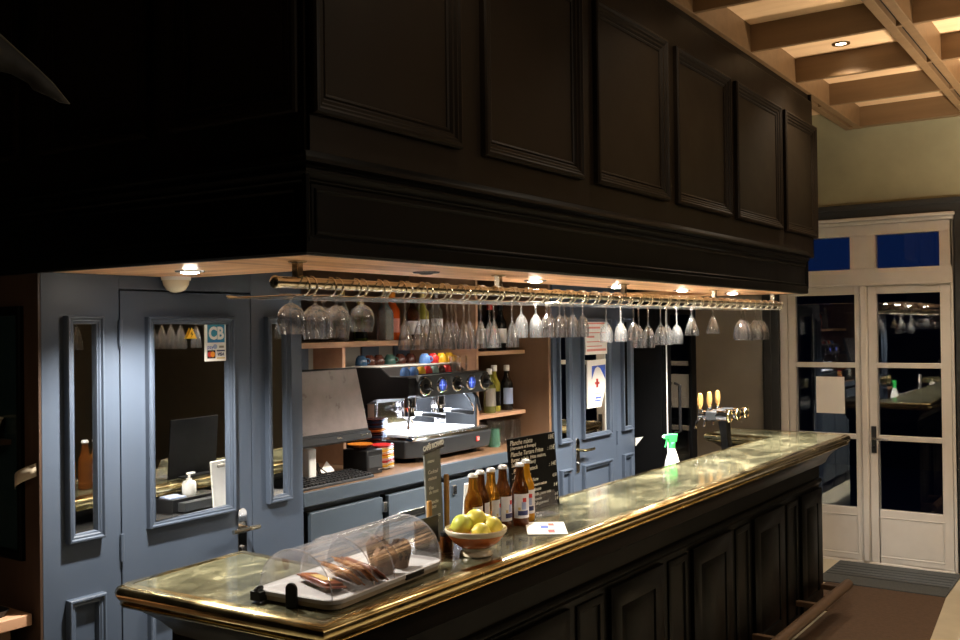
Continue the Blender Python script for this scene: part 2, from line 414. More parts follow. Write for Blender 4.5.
# back wall with its door openings filled later
bw = MB()
TOPW = 2.36
bw.box((1.706, YB, 0), (1.985, YB + 0.10, SZ + 0.005)); bw.box((1.80, YB, SZ + 0.005), (1.985, YB + 0.10, TOPW)); bw.box((1.985, YB, 1.949), (2.564, YB + 0.10, TOPW)); bw.box((2.564, YB, 0), (2.835, YB + 0.10, TOPW))
bw.box((4.86, YB, 0), (5.078, YB + 0.10, TOPW)); bw.box((5.078, YB, 1.95), (5.664, YB + 0.10, TOPW)); bw.box((5.664, YB, 0), (5.93, YB + 0.10, TOPW))
bw.box((2.835, YB, 2.10), (4.86, YB + 0.10, TOPW))
struct(bw.build('wall_back', 'blue', bevel=0.002))
struct(box('wall_back_upper', (1.70, 3.5, 0), (7.7, 3.6, 3.5), 'beige_wall'))
struct(box('wall_left_side', (1.697, YB, 0), (1.7055, 4.2, 1.99), 'brown_wall'))
g = MB(); g.box((1.985, YB + 0.05, 0), (2.564, YB + 0.09, 1.95)); g.box((5.078, YB + 0.05, 0), (5.664, YB + 0.09, 1.95))  # near black sheet behind the slabs, shade of the door gaps as colour
struct(g.build('door_gap_shade', 'gap'))
struct(box('wall_recess_top', (1.78, 1.76, TOPW), (6.28, 3.5, TOPW + 0.04), 'bulk'))

# mirrored narrow panels set in the wall: each one a window of the setting
def mirror_pane(fx0, fx1, fz0, fz1, parent, turn):
    w = fx1 - fx0 - 0.050; xc = (fx0 + fx1) / 2
    m_ = Matrix.Rotation(turn, 4, 'Z')
    b = MB(); b.obox((xc, YB - 0.0025 - w * turn / 2, (fz0 + fz1) / 2), (w + 0.004, 0.003, fz1 - fz0 - 0.050), m_)
    return b.build('mirror_pane', 'mirror', parent, world=True)
def mirror_panel(n, x0, x1, z0, z1):
    r = sroot('window_%d' % n, ((x0 + x1) / 2, YB, z0))
    fr = MB().frame((x0, YB, z0), *FRONT, x1 - x0, z1 - z0, MOULD); fr.build('window_frame', 'blue', r, world=True)
    mirror_pane(x0, x1, z0, z1, r, 0.055 if n < 3 else 0.0)
    return r
mirror_panel(1, 1.782, 1.914, 1.135, 1.858)
mirror_panel(2, 2.632, 2.758, 1.130, 1.856)
mirror_panel(3, 4.900, 5.050, 1.120, 1.86)
mirror_panel(4, 5.733, 5.880, 1.120, 1.86)
lp = MB()
for x0, x1, zt in ((1.782, 1.914, 0.956), (4.915, 5.045, 0.966), (5.735, 5.875, 0.966)):
    lp.frame((x0, YB, 0.18), *FRONT, x1 - x0, zt - 0.18, MOULD)
struct(lp.build('trim_3', 'blue'))

def blue_door(n, x0, x1, ztop, fx0, fx1, fz0, fz1, lz1, hx, hdir, hinge_x):
    r = sroot('door_%d' % n, ((x0 + x1) / 2, YB, 0))
    box('door_slab', (x0 + 0.004, YB - 0.001, 0.008), (x1 - 0.004, YB + 0.042, ztop - 0.005), 'blue', r, bevel=0.002)
    MB().frame((fx0, YB, fz0), *FRONT, fx1 - fx0, fz1 - fz0, MOULD).build('window_frame', 'blue', r, world=True)
    mirror_pane(fx0, fx1, fz0, fz1, r, 0.055 if n == 2 else 0.0)
    MB().frame((fx0, YB, 0.18), *FRONT, fx1 - fx0, lz1 - 0.18, MOULD).build('door_panel', 'blue', r, world=True)
    h = MB(); zc = 1.062
    pl = MB()
    prof = []
    for i in range(9): prof.append((hx + 0.022 * math.cos(PI * i / 8), 1.135 - 0.022 + 0.022 * math.sin(PI * i / 8)))
    for i in range(9): prof.append((hx + 0.022 * math.cos(PI + PI * i / 8), 0.925 + 0.022 + 0.022 * math.sin(PI + PI * i / 8)))
    pl.hexa([(a, YB - 0.001, b) for a, b in prof], [(a, YB - 0.009, b) for a, b in prof])
    hp = pl.build('handle_plate', 'chrome', r, world=True, bevel=0.002)
    h.tube([(hx, YB - 0.008, zc), (hx, YB - 0.045, zc), (hx + hdir * 0.012, YB - 0.055, zc), (hx + hdir * (0.085 if n == 2 else 0.12), YB - 0.055, zc)], 0.0085, 10)
    if n == 2: h.tube([(hx, YB - 0.050, zc), (hx - hdir * 0.045, YB - 0.052, zc)], 0.0085, 10)
    h.build('door_handle', 'brass_dark' if n == 2 else 'brass', r, world=True)
    MB().cyl((hx, YB - 0.009, 0.985), (hx, YB - 0.02, 0.985), 0.009).build('key_cylinder', 'steel', r, world=True)
    for z in (1.80, 1.085):
        MB().cyl((hinge_x, YB - 0.006, z - 0.045), (hinge_x, YB - 0.006, z + 0.045), 0.007, seg=10).build('hinge', 'blue', r, world=True)
    return r
blue_door(2, 1.985, 2.564, 1.949, 2.084, 2.466, 1.130, 1.855, 0.86, 2.505, -1, 1.985)
blue_door(3, 5.078, 5.664, 1.950, 5.190, 5.567, 1.120, 1.86, 0.962, 5.130, 1, 5.664)

# white double french door in the end wall
d1 = sroot('door_1', (XD, 1.73, 0))
FY0, FY1 = 1.128, 2.368
fr = MB()
xs, xe = XD - 0.012, XD + 0.08
fr.box((xs, FY0, 0), (xe, FY0 + 0.018, 2.544)); fr.box((xs, FY1 - 0.055, 0), (xe, FY1, 2.544))
fr.box((xs, FY0, 2.466), (xe, FY1, 2.544)); fr.box((xs, FY0, 2.085), (xe, FY1, 2.213)); fr.box((xs, FY0, 2.213), (xe, 1.215, 2.466)); fr.box((xs, 1.653, 2.213), (xe, 1.835, 2.466)); fr.box((xs, 2.275, 2.213), (xe, FY1, 2.466))
fr.box((xs - 0.012, FY0, 2.085), (xs, FY1, 2.10)); fr.box((xs, FY0, 0), (xe, FY1, 0.018))
fr.build('door_frame', 'white_paint', d1, world=True, bevel=0.004)
crn = MB(); crn.box((xs - 0.02, FY0 - 0.01, 2.544), (XD + 0.05, FY1, 2.572)); crn.box((xs - 0.04, FY0 - 0.02, 2.572), (XD + 0.05, FY1, 2.597))
crn.build('cornice', 'white_paint', d1, world=True, bevel=0.006)
for y0, y1 in ((1.215, 1.653), (1.835, 2.275)):
    box('transom_pane', (XD + 0.035, y0, 2.213), (XD + 0.041, y1, 2.466), 'pane', d1)
def leaf(y0, y1, g0, g1):
    lf = MB(); a, b = XD - 0.004, XD + 0.05
    lf.box((a, y0, 0.02), (b, g0, 2.083)); lf.box((a, g1, 0.02), (b, y1, 2.083))
    for z0, z1 in ((0.02, 0.075), (0.352, 0.414), (0.930, 0.968), (1.470, 1.508), (2.023, 2.083)):
        lf.box((a, g0, z0), (b, g1, z1))
    lf.box((a + 0.002, g0, 0.07), (b, g1, 0.36))
    o = lf.build('door_leaf', 'white_paint', d1, world=True, bevel=0.004)
    MB().frame((a, g1 + 0.01, 0.062), -Y, Z, -X, g1 - g0 + 0.02, 0.30, [(0, 0.0), (0.002, 0.003), (0.006, 0.003), (0.009, -0.004), (0.014, -0.004), (0.018, 0.0)]).build('panel_moulding', 'white_paint', o, world=True)
    for z0, z1 in ((0.414, 0.930), (0.968, 1.470), (1.508, 2.023)):
        box('glass_pane', (XD + 0.02, g0, z0), (XD + 0.026, g1, z1), 'pane', o)
    return o
lr = leaf(1.148, 1.712, 1.215, 1.651)
ll = leaf(1.716, 2.310, 1.808, 2.252)
box('meeting_bead', (XD - 0.022, 1.72, 0.02), (XD - 0.002, 1.765, 2.083), 'white_paint', ll, bevel=0.005)
hb = MB(); hb.box((XD - 0.012, 1.664, 0.835), (XD - 0.003, 1.700, 1.035)); hb.build('handle_plate', 'dplastic', lr, world=True, bevel=0.003)
MB().tube([(XD - 0.01, 1.682, 0.945), (XD - 0.05, 1.682, 0.945), (XD - 0.055, 1.67, 0.945), (XD - 0.055, 1.575, 0.94)], 0.008, 10).build('door_handle', 'steel', lr, world=True)
MB().cyl((XD - 0.012, 1.682, 0.885), (XD - 0.02, 1.682, 0.885), 0.009).build('key_cylinder', 'steel', lr, world=True)
nt_ = tag(box('paper_notice', (XD + 0.012, 1.895, 1.118), (XD + 0.0195, 2.105, 1.398), 'paper'), 'blank white sheet taped to the glass of the left white door leaf', 'notice')
# outside
struct(box('wall_street', (13.0, -8, -0.1), (13.3, 12, 2.42), 'ground'))
struct(box('ground_street', (XD + 0.2, -4, -0.1), (16, 8, -0.02), 'ground'))

# ------------------------------------------------------------------ ceiling
ZC = 3.275
cp = MB(); cp.box((-2.6, -3.3, 3.42), (7.7, 4.3, 3.55)); struct(cp.build('ceiling', 'ceil_panel'))
bx_ = [4.33 - 0.8 * k for k in range(8, 0, -1)] + [4.33, 5.14, 5.955, 6.72, 7.58]
by = [1.79, 0.98, 0.17, -0.64, -1.45, -2.26, -3.07]
cb = MB()
for x in bx_:
    cb.box((x - 0.016 if x < 7 else x - 0.03, -3.3, ZC), (x + 0.016 if x < 7 else XD + 0.01, 1.83, 3.43))
struct(cb.build('ceiling_cross_beams', 'ceil_beam', bevel=0.003))
cb = MB()
for y in by:
    cb.box((-2.6, y - 0.062, ZC - 0.004), (XD, y - 0.014, 3.43)); cb.box((-2.6, y + 0.014, ZC - 0.004), (XD, y + 0.062, 3.43))
struct(cb.build('ceiling_long_beams', 'ceil_beam', bevel=0.003))
cb = MB()
for y in by: cb.box((-2.6, y - 0.014, ZC + 0.03), (XD, y + 0.014, 3.43))
struct(cb.build('ceiling_beam_grooves', 'gap'))

# ------------------------------------------------------------------ canopy (bulkhead) over the bar
bk = sroot('wall_canopy', (1.76, 1.736, SZ))
X0, X1, XU = 1.76, 6.14, 6.31
YF = 1.736
XL = X0 - 0.05 * (4.25 - YF)
xl = lambda y: X0 - 0.05 * (y - YF)
UL = V((0.05, -1, 0)).normalized(); NL = V((-1, -0.05, 0)).normalized()
body = MB()
body.box((X0, YF, SZ + 0.02), (X1, YF + 0.02, 2.245)); body.hexa([(X0, YF, SZ + 0.02), (X0 + 0.02, YF, SZ + 0.02), (XL + 0.02, 4.25, SZ + 0.02), (XL, 4.25, SZ + 0.02)], [(X0, YF, 2.245), (X0 + 0.02, YF, 2.245), (XL + 0.02, 4.25, 2.245), (XL, 4.25, 2.245)]); body.box((X1 - 0.02, YF, SZ + 0.02), (X1, 3.5, 2.245))
body.build('canopy_base', 'black', bk, world=True, bevel=0.004); body = MB()  # base takes the darker copy, its dimmer light put into the colour
body.box((X0, YF, 2.245), (XU, YF + 0.02, 3.225)); body.hexa([(X0, YF, 2.245), (X0 + 0.02, YF, 2.245), (XL + 0.02, 4.25, 2.245), (XL, 4.25, 2.245)], [(X0, YF, 3.45), (X0 + 0.02, YF, 3.45), (XL + 0.02, 4.25, 3.45), (XL, 4.25, 3.45)]); body.box((XU - 0.02, YF, 2.245), (XU, 3.5, 3.45))
body.box((X1 - 0.02, YF, 2.225), (XU, 3.5, 2.245))
body.box((X0, YF + 0.02, 3.20), (XU, 1.80, 3.45))
body.build('canopy_panel', 'bulk', bk, world=True, bevel=0.004)
# base lip, cornice, corner beads
lip = MB()
path = [(XL, 4.25), (X0, YF), (X1, YF), (X1, 3.4)]
lip.sweep(path, [(0.0, SZ + 0.045), (0.006, SZ + 0.04), (0.006, SZ + 0.004), (0.0, SZ - 0.002), (-0.02, SZ - 0.002), (-0.02, SZ + 0.03)], closed=False)
lip.build('lower_lip', 'black', bk, world=True)
cor = MB()
cor.sweep([(XL, 4.25), (X0, YF), (X1 - 0.004, YF), (X1 - 0.004, 3.4)], [(0.0, 2.258), (0.020, 2.240), (0.024, 2.234), (0.024, 2.226), (0.012, 2.220), (0.010, 2.214), (0.016, 2.209), (0.016, 2.202), (0.006, 2.194), (0.004, 2.186), (0.008, 2.182), (0.004, 2.176), (0.0, 2.174)], closed=False)
cor.build('cornice_moulding', 'black', bk, world=True, angle=50)
cbd = MB()
for (x, y) in ((X0, YF), (X1, YF)):
    cbd.tube([(x, y, SZ + 0.03), (x, y, 2.20)], 0.010, 8)
fl = [(0, 0), (0.0, 0.004), (0.004, 0.006), (0.010, 0.0)]
cbd.frame((X0 + 0.03, YF, SZ + 0.05), *FRONT, X1 - X0 - 0.06, 0.118, fl)
cbd.frame((xl(4.2), 4.2, SZ + 0.05), UL, Z, NL, 4.2 - YF - 0.03, 0.118, fl)
cbd.build('corner_bead', 'black', bk, world=True)
CM = [(0, 0), (0, 0.018), (0.005, 0.024), (0.013, 0.026), (0.020, 0.020), (0.026, 0.020), (0.032, 0.013), (0.040, 0.012), (0.047, 0.004), (0.052, 0.007), (0.058, 0.004), (0.060, 0.0)]
for a, b in ((1.775, 2.418), (2.544, 3.200), (3.311, 3.990), (4.089, 4.776), (4.863, 5.611), (5.687, 6.334)):
    MB().frame((a, YF, 2.352), *FRONT, b - a, 0.712, CM).build('panel_frame', 'bulk', bk, world=True, angle=25)
for a, b in ((1.752, 2.218), (2.310, 2.799), (2.904, 3.40), (3.5, 4.0)):
    MB().frame((xl(b), b, 2.352), UL, Z, NL, b - a, 0.712, CM).build('panel_frame', 'bulk', bk, world=True, angle=25)
# oak soffit ring
RW = 0.46
s1 = MB(); s1.box((X0 + 0.02, YF + 0.02, SZ), (X1 - 0.01, YF + RW, SZ + 0.03))
s1 = s1.build('ceiling_soffit', 'soffit'); struct(s1)
s2 = MB(); s2.hexa([(xl(YF + RW) + 0.018, YF + RW, SZ), (X0 + RW + 0.03, YF + RW, SZ), (X0 + RW + 0.03, YB - 0.002, SZ), (xl(YB) + 0.018, YB - 0.002, SZ)], [(xl(YF + RW) + 0.018, YF + RW, SZ + 0.03), (X0 + RW + 0.03, YF + RW, SZ + 0.03), (X0 + RW + 0.03, YB - 0.002, SZ + 0.03), (xl(YB) + 0.018, YB - 0.002, SZ + 0.03)]); s2.box((X1 - 0.40, YF + RW, SZ), (X1 - 0.01, YB, SZ + 0.03))
struct(s2.build('ceiling_soffit_return', 'soffit_y'))
s3 = MB(); s3.box((X0 + RW + 0.015, YF + RW - 0.015, SZ + 0.03), (X1 - 0.40, YF + RW, TOPW)); s3.box((X0 + RW + 0.015, YF + RW - 0.015, SZ + 0.03), (X0 + RW + 0.03, YB, TOPW))
struct(s3.build('ceiling_soffit_fascia', 'dark_trim'))

# ------------------------------------------------------------------ downlights
def spot(x, y, z, e, col=(1.0, 0.93, 0.82), size=130, blend=0.7, rad=0.03, target=None):
    l = bpy.data.lights.new('downlight', 'SPOT'); l.energy = e; l.color = col; l.spot_size = math.radians(size); l.spot_blend = blend; l.shadow_soft_size = rad  # every spot carries this name, the added uplights and fill spots too
    o = bpy.data.objects.new('downlight', l); C.objects.link(o); o.location = (x, y, z)
    if target: o.rotation_euler = (V(target) - V((x, y, z))).to_track_quat('-Z', 'Y').to_euler()
    return o
DL = [(2.007, 2.493, 1, 'bright recessed downlight in the oak soffit beside the wall sensor'),
      (2.60, 2.005, 0, 'unlit recessed downlight in the oak soffit, left of the second rack post'),
      (3.38, 2.047, 1, 'lit recessed downlight in the oak soffit right of the second rack post'),
      (4.19, 2.08, 1, 'lit recessed downlight in the oak soffit beside the third rack post'),
      (4.906, 2.05, 1, 'lit recessed downlight in the oak soffit, left of the fourth rack post'),
      (5.62, 2.028, 1, 'lit recessed downlight in the oak soffit nearest the white doors')]
SPOT_E = 310
for x, y, on, lab in DL:
    t = thing('downlight', lab, 'ceiling light', (x, y, SZ), group='downlights in the oak soffit')
    MB().lathe([(0.030, -0.001), (0.032, -0.005), (0.044, -0.004), (0.047, 0.0), (0.030, 0.0)]).build('trim_ring', 'steel' if on else 'bplastic', t)
    MB().lathe([(0, -0.010), (0.016, -0.009), (0.026, -0.006), (0.030, -0.002), (0.030, 0.0), (0, 0.0)]).build('lens', 'lens' if on else 'lens_off', t)
    if on: spot(x, y, SZ - 0.012, SPOT_E * (0.72 if x < 2.2 else 1.0))
for x, y in ((5.55, 1.39), (3.93, 1.39), (2.3, 1.39)):
    vis = x > 5
    t = thing('ceiling_spotlight', 'small round downlight glowing in a ceiling coffer above the white doors', 'ceiling light', (5.78, 1.42, 3.42)) if vis else None
    if t:
        MB().lathe([(0.030, -0.001), (0.032, -0.006), (0.05, -0.005), (0.052, 0.0), (0.030, 0.0)]).build('trim_ring', 'brass_dark', t)
        MB().lathe([(0, -0.002), (0.030, -0.002), (0.030, 0.0), (0, 0.0)]).build('lens', 'lenswarm', t)
# motion sensor on the soffit
t = thing('motion_sensor', 'white half dome motion sensor fixed high on the blue wall under the soffit', 'sensor', (2.19, YB - 0.035, SZ))
MB().lathe([(0, -0.056), (0.018, -0.053), (0.033, -0.044), (0.043, -0.028), (0.047, -0.010), (0.047, -0.0), (0, 0)], seg=24).build('sensor_dome', 'cream', t)
MB().lathe([(0.050, -0.012), (0.051, 0.0), (0.046, 0.0), (0.046, -0.012), (0.050, -0.012)], seg=24).build('sensor_base', 'white', t)

# ------------------------------------------------------------------ bar counter
def arc(cx, cy, r, a0, a1, n=6):
    return [(cx + r * math.cos(math.radians(a0 + (a1 - a0) * i / n)), cy + r * math.sin(math.radians(a0 + (a1 - a0) * i / n))) for i in range(n + 1)]
OUT = [(1.658, 1.595)] + [(6.255, 1.529), (6.285, 1.538), (6.30, 1.565)] + [(6.365, 2.33), (6.355, 2.345)] + [(5.985, 2.35), (5.920, 1.945), (2.085, 2.015), (2.10, 2.365)] + [(1.66, 2.345), (1.630, 2.333), (1.617, 2.305)]
bar = thing('bar_counter', 'long black panelled bar with worn brass top running to the doors', 'bar counter', (3.9, 1.75, 0))
NOSE = [(-0.034, 1.1085), (-0.033, 1.1112), (-0.014, 1.1112), (-0.004, 1.1095), (0.005, 1.1045), (0.0105, 1.097), (0.0125, 1.0885), (0.0105, 1.080), (0.005, 1.0725), (-0.003, 1.0685), (-0.009, 1.0675), (-0.009, 1.0645), (-0.002, 1.063), (0.001, 1.0585), (-0.002, 1.054), (-0.010, 1.052), (-0.03, 1.052)]
MB().sweep(OUT, NOSE).build('brass_nosing', 'brass', bar, world=True, angle=60)
def inset(poly, d):
    n = len(poly); out = []
    for i in range(n):
        p = V(poly[i]); a = V(poly[i - 1]); b = V(poly[(i + 1) % n])
        d0 = (p - a).normalized(); d1 = (b - p).normalized()
        n0 = V((d0.y, -d0.x)); n1 = V((d1.y, -d1.x)); bis = n0 + n1; bis = bis / max(0.2, bis.dot(n0))
        q = p - bis * d; out.append((q.x, q.y))
    return out
SHARP = [(1.658, 1.595), (6.298, 1.529), (6.365, 2.345), (5.985, 2.35), (5.920, 1.945), (2.085, 2.015), (2.10, 2.365), (1.615, 2.345)]
tp = MB(); pin = inset(SHARP, 0.030)
vs = [tp.bm.verts.new((p[0], p[1], 1.1101)) for p in pin]; f = tp.bm.faces.new(vs); f.normal_update(); bmesh.ops.triangulate(tp.bm, faces=[f])
vs = [tp.bm.verts.new((p[0], p[1], 1.06)) for p in pin]; f = tp.bm.faces.new(vs[::-1]); f.normal_update(); bmesh.ops.triangulate(tp.bm, faces=[f])
n = len(pin)
tp.bm.verts.ensure_lookup_table()
for i in range(n):
    j = (i + 1) % n
    tp.bm.faces.new((tp.bm.verts[i], tp.bm.verts[j], tp.bm.verts[n + j], tp.bm.verts[n + i]))
tp.build('countertop', 'bartop', bar, world=True)
# cove under the nosing
cv = [(-0.012, 1.055), (-0.020, 1.056), (-0.030, 1.048), (-0.055, 1.030), (-0.085, 1.005), (-0.110, 0.975), (-0.122, 0.945), (-0.140, 0.93)]
cvo = MB().sweep(SHARP, cv).build('cove_moulding', 'cove', bar, world=True, angle=50)
cvo.data.materials.append(M['end_cove_grey'])
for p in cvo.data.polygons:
    if p.center.x + bar.location.x < 1.78 and p.normal.x < -0.2 and abs(p.normal.x) > abs(p.normal.y): p.material_index = 1  # cove faces at the near end take a paler grey
BFY = lambda x: 1.735 - 0.0143 * (x - 1.66)
bodyp = [(1.775, BFY(1.775)), (6.105, BFY(6.105)), (6.165, 2.23), (6.07, 2.23), (6.04, 1.90), (1.97, 1.90), (1.98, 2.245), (1.735, 2.245)]
bd = MB()
vb = [bd.bm.verts.new((p[0], p[1], 0.05)) for p in bodyp]; vt = [bd.bm.verts.new((p[0], p[1], 1.06)) for p in bodyp]
for i in range(len(bodyp)):
    j = (i + 1) % len(bodyp); bd.bm.faces.new((vb[i], vb[j], vt[j], vt[i]))
f = bd.bm.faces.new(vb[::-1]); f.normal_update(); bmesh.ops.triangulate(bd.bm, faces=[f]); f = bd.bm.faces.new(vt); f.normal_update(); bmesh.ops.triangulate(bd.bm, faces=[f])
pk = [(p[0] + (0.03 if p[0] < 3 else -0.03), p[1] + 0.03 if p[1] < 1.8 else p[1] - 0.02) for p in bodyp]
vb = [bd.bm.verts.new((p[0], p[1], 0.0)) for p in pk]; vt = [bd.bm.verts.new((p[0], p[1], 0.055)) for p in pk]
for i in range(len(pk)):
    j = (i + 1) % len(pk); bd.bm.faces.new((vb[i], vb[j], vt[j], vt[i]))
f = bd.bm.faces.new(vb[::-1]); f.normal_update(); bmesh.ops.triangulate(bd.bm, faces=[f])
bd.build('bar_body', 'black', bar, world=True, weld=False)
ub = V((1, -0.0143, 0)).normalized(); nb = V((-0.0143, -1, 0)).normalized()
# cap rail above the panels
MB().sweep([(1.775, BFY(1.775)), (6.105, BFY(6.105))], [(0.0, 0.86), (0.012, 0.855), (0.016, 0.845), (0.016, 0.835), (0.006, 0.825), (0.0, 0.815)], closed=False).build('cap_rail', 'black', bar, world=True)
WP = [(0, 0), (0, 0.016), (0.003, 0.018), (0.085, 0.018), (0.090, 0.010), (0.115, 0.020), (0.120, 0.022)]
NP = [(0, 0), (0, 0.006), (0.004, 0.008), (0.028, 0.008), (0.034, 0.001)]
for k in range(-2, 4):
    x0 = 3.328 + 0.79 * k
    if x0 > 1.7:
        p = V((x0, BFY(x0), 0.10))
        m_ = MB().frame(p, ub, Z, nb, 0.475 if k < 3 else 0.40, 0.70, WP)
        m_.frame(p + V((0, 0, 0)) + ub * 0.120 + Z * 0.120 + nb * 0.022, ub, Z, nb, 0.235 if k < 3 else 0.16, 0.46, [(0, 0), (0.1175 if k < 3 else 0.08, 0)])
        m_.build('wide_panel', 'black', bar, world=True)
    x0 = 3.873 + 0.79 * k
    if 1.7 < x0 < 6.0:
        MB().frame(V((x0, BFY(x0), 0.10)), ub, Z, nb, 0.20, 0.69, NP).build('narrow_panel', 'black', bar, world=True)
# foot rail
rl = thing('foot_rail', 'round worn wooden foot rail low along the bar front', 'foot rail', (3.9, 1.53, 0))
MB().tube([(1.75, 1.595, 0.20), (6.20, 1.532, 0.20)], 0.030, 14).build('rail', 'railwood', rl, world=True)
for x in (1.95, 2.9, 3.9, 4.9, 5.62, 6.06):
    b = MB(); y = 1.595 - 0.0143 * (x - 1.75)
    b.box((x - 0.018, y - 0.01, 0.185), (x + 0.018, BFY(x) - 0.0005, 0.215)); b.box((x - 0.018, y - 0.012, 0.0065), (x + 0.018, y + 0.012, 0.19)) if x < 5.0 else None
    b.build('rail_bracket', 'railwood', rl, world=True, bevel=0.003)
# service side of the bar
sc = thing('service_counter', 'steel service worktop behind the bar, seen in the door mirrors', 'worktop', (4.0, 2.1, 0))
box('worktop', (2.12, 1.905, 0.96), (3.60, 2.34, 0.99), 'steel', sc, bevel=0.003); box('drainer', (3.60, 1.905, 0.94), (5.90, 2.34, 0.97), 'steel', sc, bevel=0.003)
box('base_unit', (2.14, 1.905, 0.0), (5.88, 2.30, 0.94), 'black', sc)

# ------------------------------------------------------------------ floor things
rg = MB(); rg.hexa([(1.2, 0.70, 0.0), (6.93, 1.10, 0.0), (6.93, 1.66, 0.0), (1.2, 1.72, 0.0)], [(1.2, 0.70, 0.006), (6.93, 1.10, 0.006), (6.93, 1.66, 0.006), (1.2, 1.72, 0.006)])
rg.box((6.24, 1.66, 0.0), (6.93, 1.86, 0.006))
tag(rg.build('carpet_runner', 'rug'), 'brown carpet runner on the floor along the bar front', 'rug')
t = thing('doormat', 'grey ribbed doormat on the floor before the white doors', 'doormat', (7.27, 1.52, 0))
box('mat_pad', (6.935, 1.10, 0.0), (7.60, 1.935, 0.012), 'mat', t, bevel=0.004)
rb = MB()
for k in range(5): rb.box((7.16 + 0.075 * k, 1.115, 0.011), (7.178 + 0.075 * k, 1.92, 0.0135))
rb.build('mat_ribs', 'matline', t, world=True)
# ------------------------------------------------------------------ glass rack
rk = thing('glass_rack', 'long brass glass rack hanging under the oak soffit', 'glass rack', (4.0, 1.94, 1.90))
MB().cyl((1.845, 1.94, 1.934), (6.21, 1.94, 1.934), 0.0165, seg=20).build('rack_tube', 'brass_dark', rk, world=True)
for x in (1.843, 6.212):
    ends = MB(); ends.lathe([(0, -0.006), (0.012, -0.005), (0.0175, -0.002), (0.0185, 0.004), (0.0175, 0.008), (0, 0.008)], (x, 1.94, 1.934), 16, Matrix.Rotation(PI / 2, 4, 'Y'))
    ends.build('end_cap', 'brass_dark', rk, world=True)
for x in (1.93, 2.945, 3.975, 5.09, 6.10):
    p = MB(); p.box((x - 0.011, 1.929, 1.934), (x + 0.011, 1.951, SZ)); p.lathe([(0, 0), (0.026, 0), (0.026, 0.004), (0, 0.004)], (x, 1.94, SZ - 0.004), 16)
    p.build('rack_post', 'brass_dark', rk, world=True, bevel=0.001)
HPX = [1.955 + 0.1065 * k for k in range(40)] + [6.175]
def hairpin(x):
    pts = []
    w = 0.0145
    def hook(sx, rev=False):
        q = []
        for dy, dz in ((-0.010, 0.0185), (-0.022, 0.0165), (-0.032, 0.008), (-0.037, -0.005), (-0.034, -0.020), (-0.024, -0.031), (-0.008, -0.0355), (0.02, -0.0345)):
            q.append((x + sx * w, 1.94 + dy, 1.934 + dz))
        return q[::-1] if rev else q
    pts += hook(-1)
    pts += [(x - w, 2.05, 1.9), (x - w, 2.215, 1.9)]
    for i in range(7):
        a = PI - PI * i / 6
        pts.append((x + 1.25 * w * math.cos(a), 2.232 + 0.020 * math.sin(a), 1.902 + 0.004 * math.sin(a)))
    pts += [(x + w, 2.215, 1.9), (x + w, 2.05, 1.9)]
    pts += hook(1, True)
    return pts
for x in HPX:
    MB().tube(hairpin(x), 0.0030, 6).build('hairpin_rail', 'wire', rk, world=True)

# ------------------------------------------------------------------ hanging glasses (upside down, foot resting on the rails)
def glass_profile(foot, stem_r, stem_l, bowl, th=0.0012):
    """foot at z=0 going down; bowl = [(r, z down)] outside from stem end to rim"""
    out = [(0, 0.0035), (foot * 0.6, 0.0033), (foot, 0.0016), (foot, 0.0004), (foot * 0.5, -0.002), (stem_r * 2.2, -0.006), (stem_r, -0.014), (stem_r * 0.9, -stem_l)]
    o2 = [(r, -z) for r, z in bowl]
    inner = [(max(0.0, r - th), -z) for r, z in bowl[1:]][::-1]
    inner += [(0, -(bowl[0][1] + 0.012))]
    return out + o2 + inner
GT = {
 'A': ('balloon_glass', 'balloon wine glass', 0.110, glass_profile(0.033, 0.0042, 0.020, [(0.006, 0.024), (0.020, 0.031), (0.033, 0.043), (0.039, 0.060), (0.0395, 0.078), (0.036, 0.096), (0.033, 0.110)])),
 'B': ('flute_glass', 'slim tulip wine glass', 0.175, glass_profile(0.029, 0.0036, 0.072, [(0.005, 0.078), (0.011, 0.092), (0.017, 0.112), (0.0215, 0.132), (0.0245, 0.152), (0.0255, 0.175)])),
 'C': ('wine_glass', 'small white wine glass', 0.145, glass_profile(0.029, 0.0036, 0.045, [(0.005, 0.050), (0.014, 0.060), (0.022, 0.076), (0.0265, 0.096), (0.0275, 0.115), (0.0255, 0.145)])),
 'D': ('stem_glass', 'long stemmed wine glass', 0.175, glass_profile(0.031, 0.0036, 0.078, [(0.005, 0.083), (0.015, 0.095), (0.0245, 0.112), (0.030, 0.132), (0.031, 0.152), (0.0285, 0.175)])),
 'E': ('cone_glass', 'flared cone stemmed glass', 0.150, glass_profile(0.031, 0.0042, 0.040, [(0.006, 0.046), (0.013, 0.062), (0.022, 0.085), (0.031, 0.108), (0.037, 0.130), (0.0365, 0.150)])),
 'F': ('goblet_glass', 'big round bowl goblet', 0.195, glass_profile(0.036, 0.0045, 0.060, [(0.006, 0.066), (0.020, 0.080), (0.036, 0.105), (0.047, 0.135), (0.051, 0.162), (0.047, 0.195)])),
}
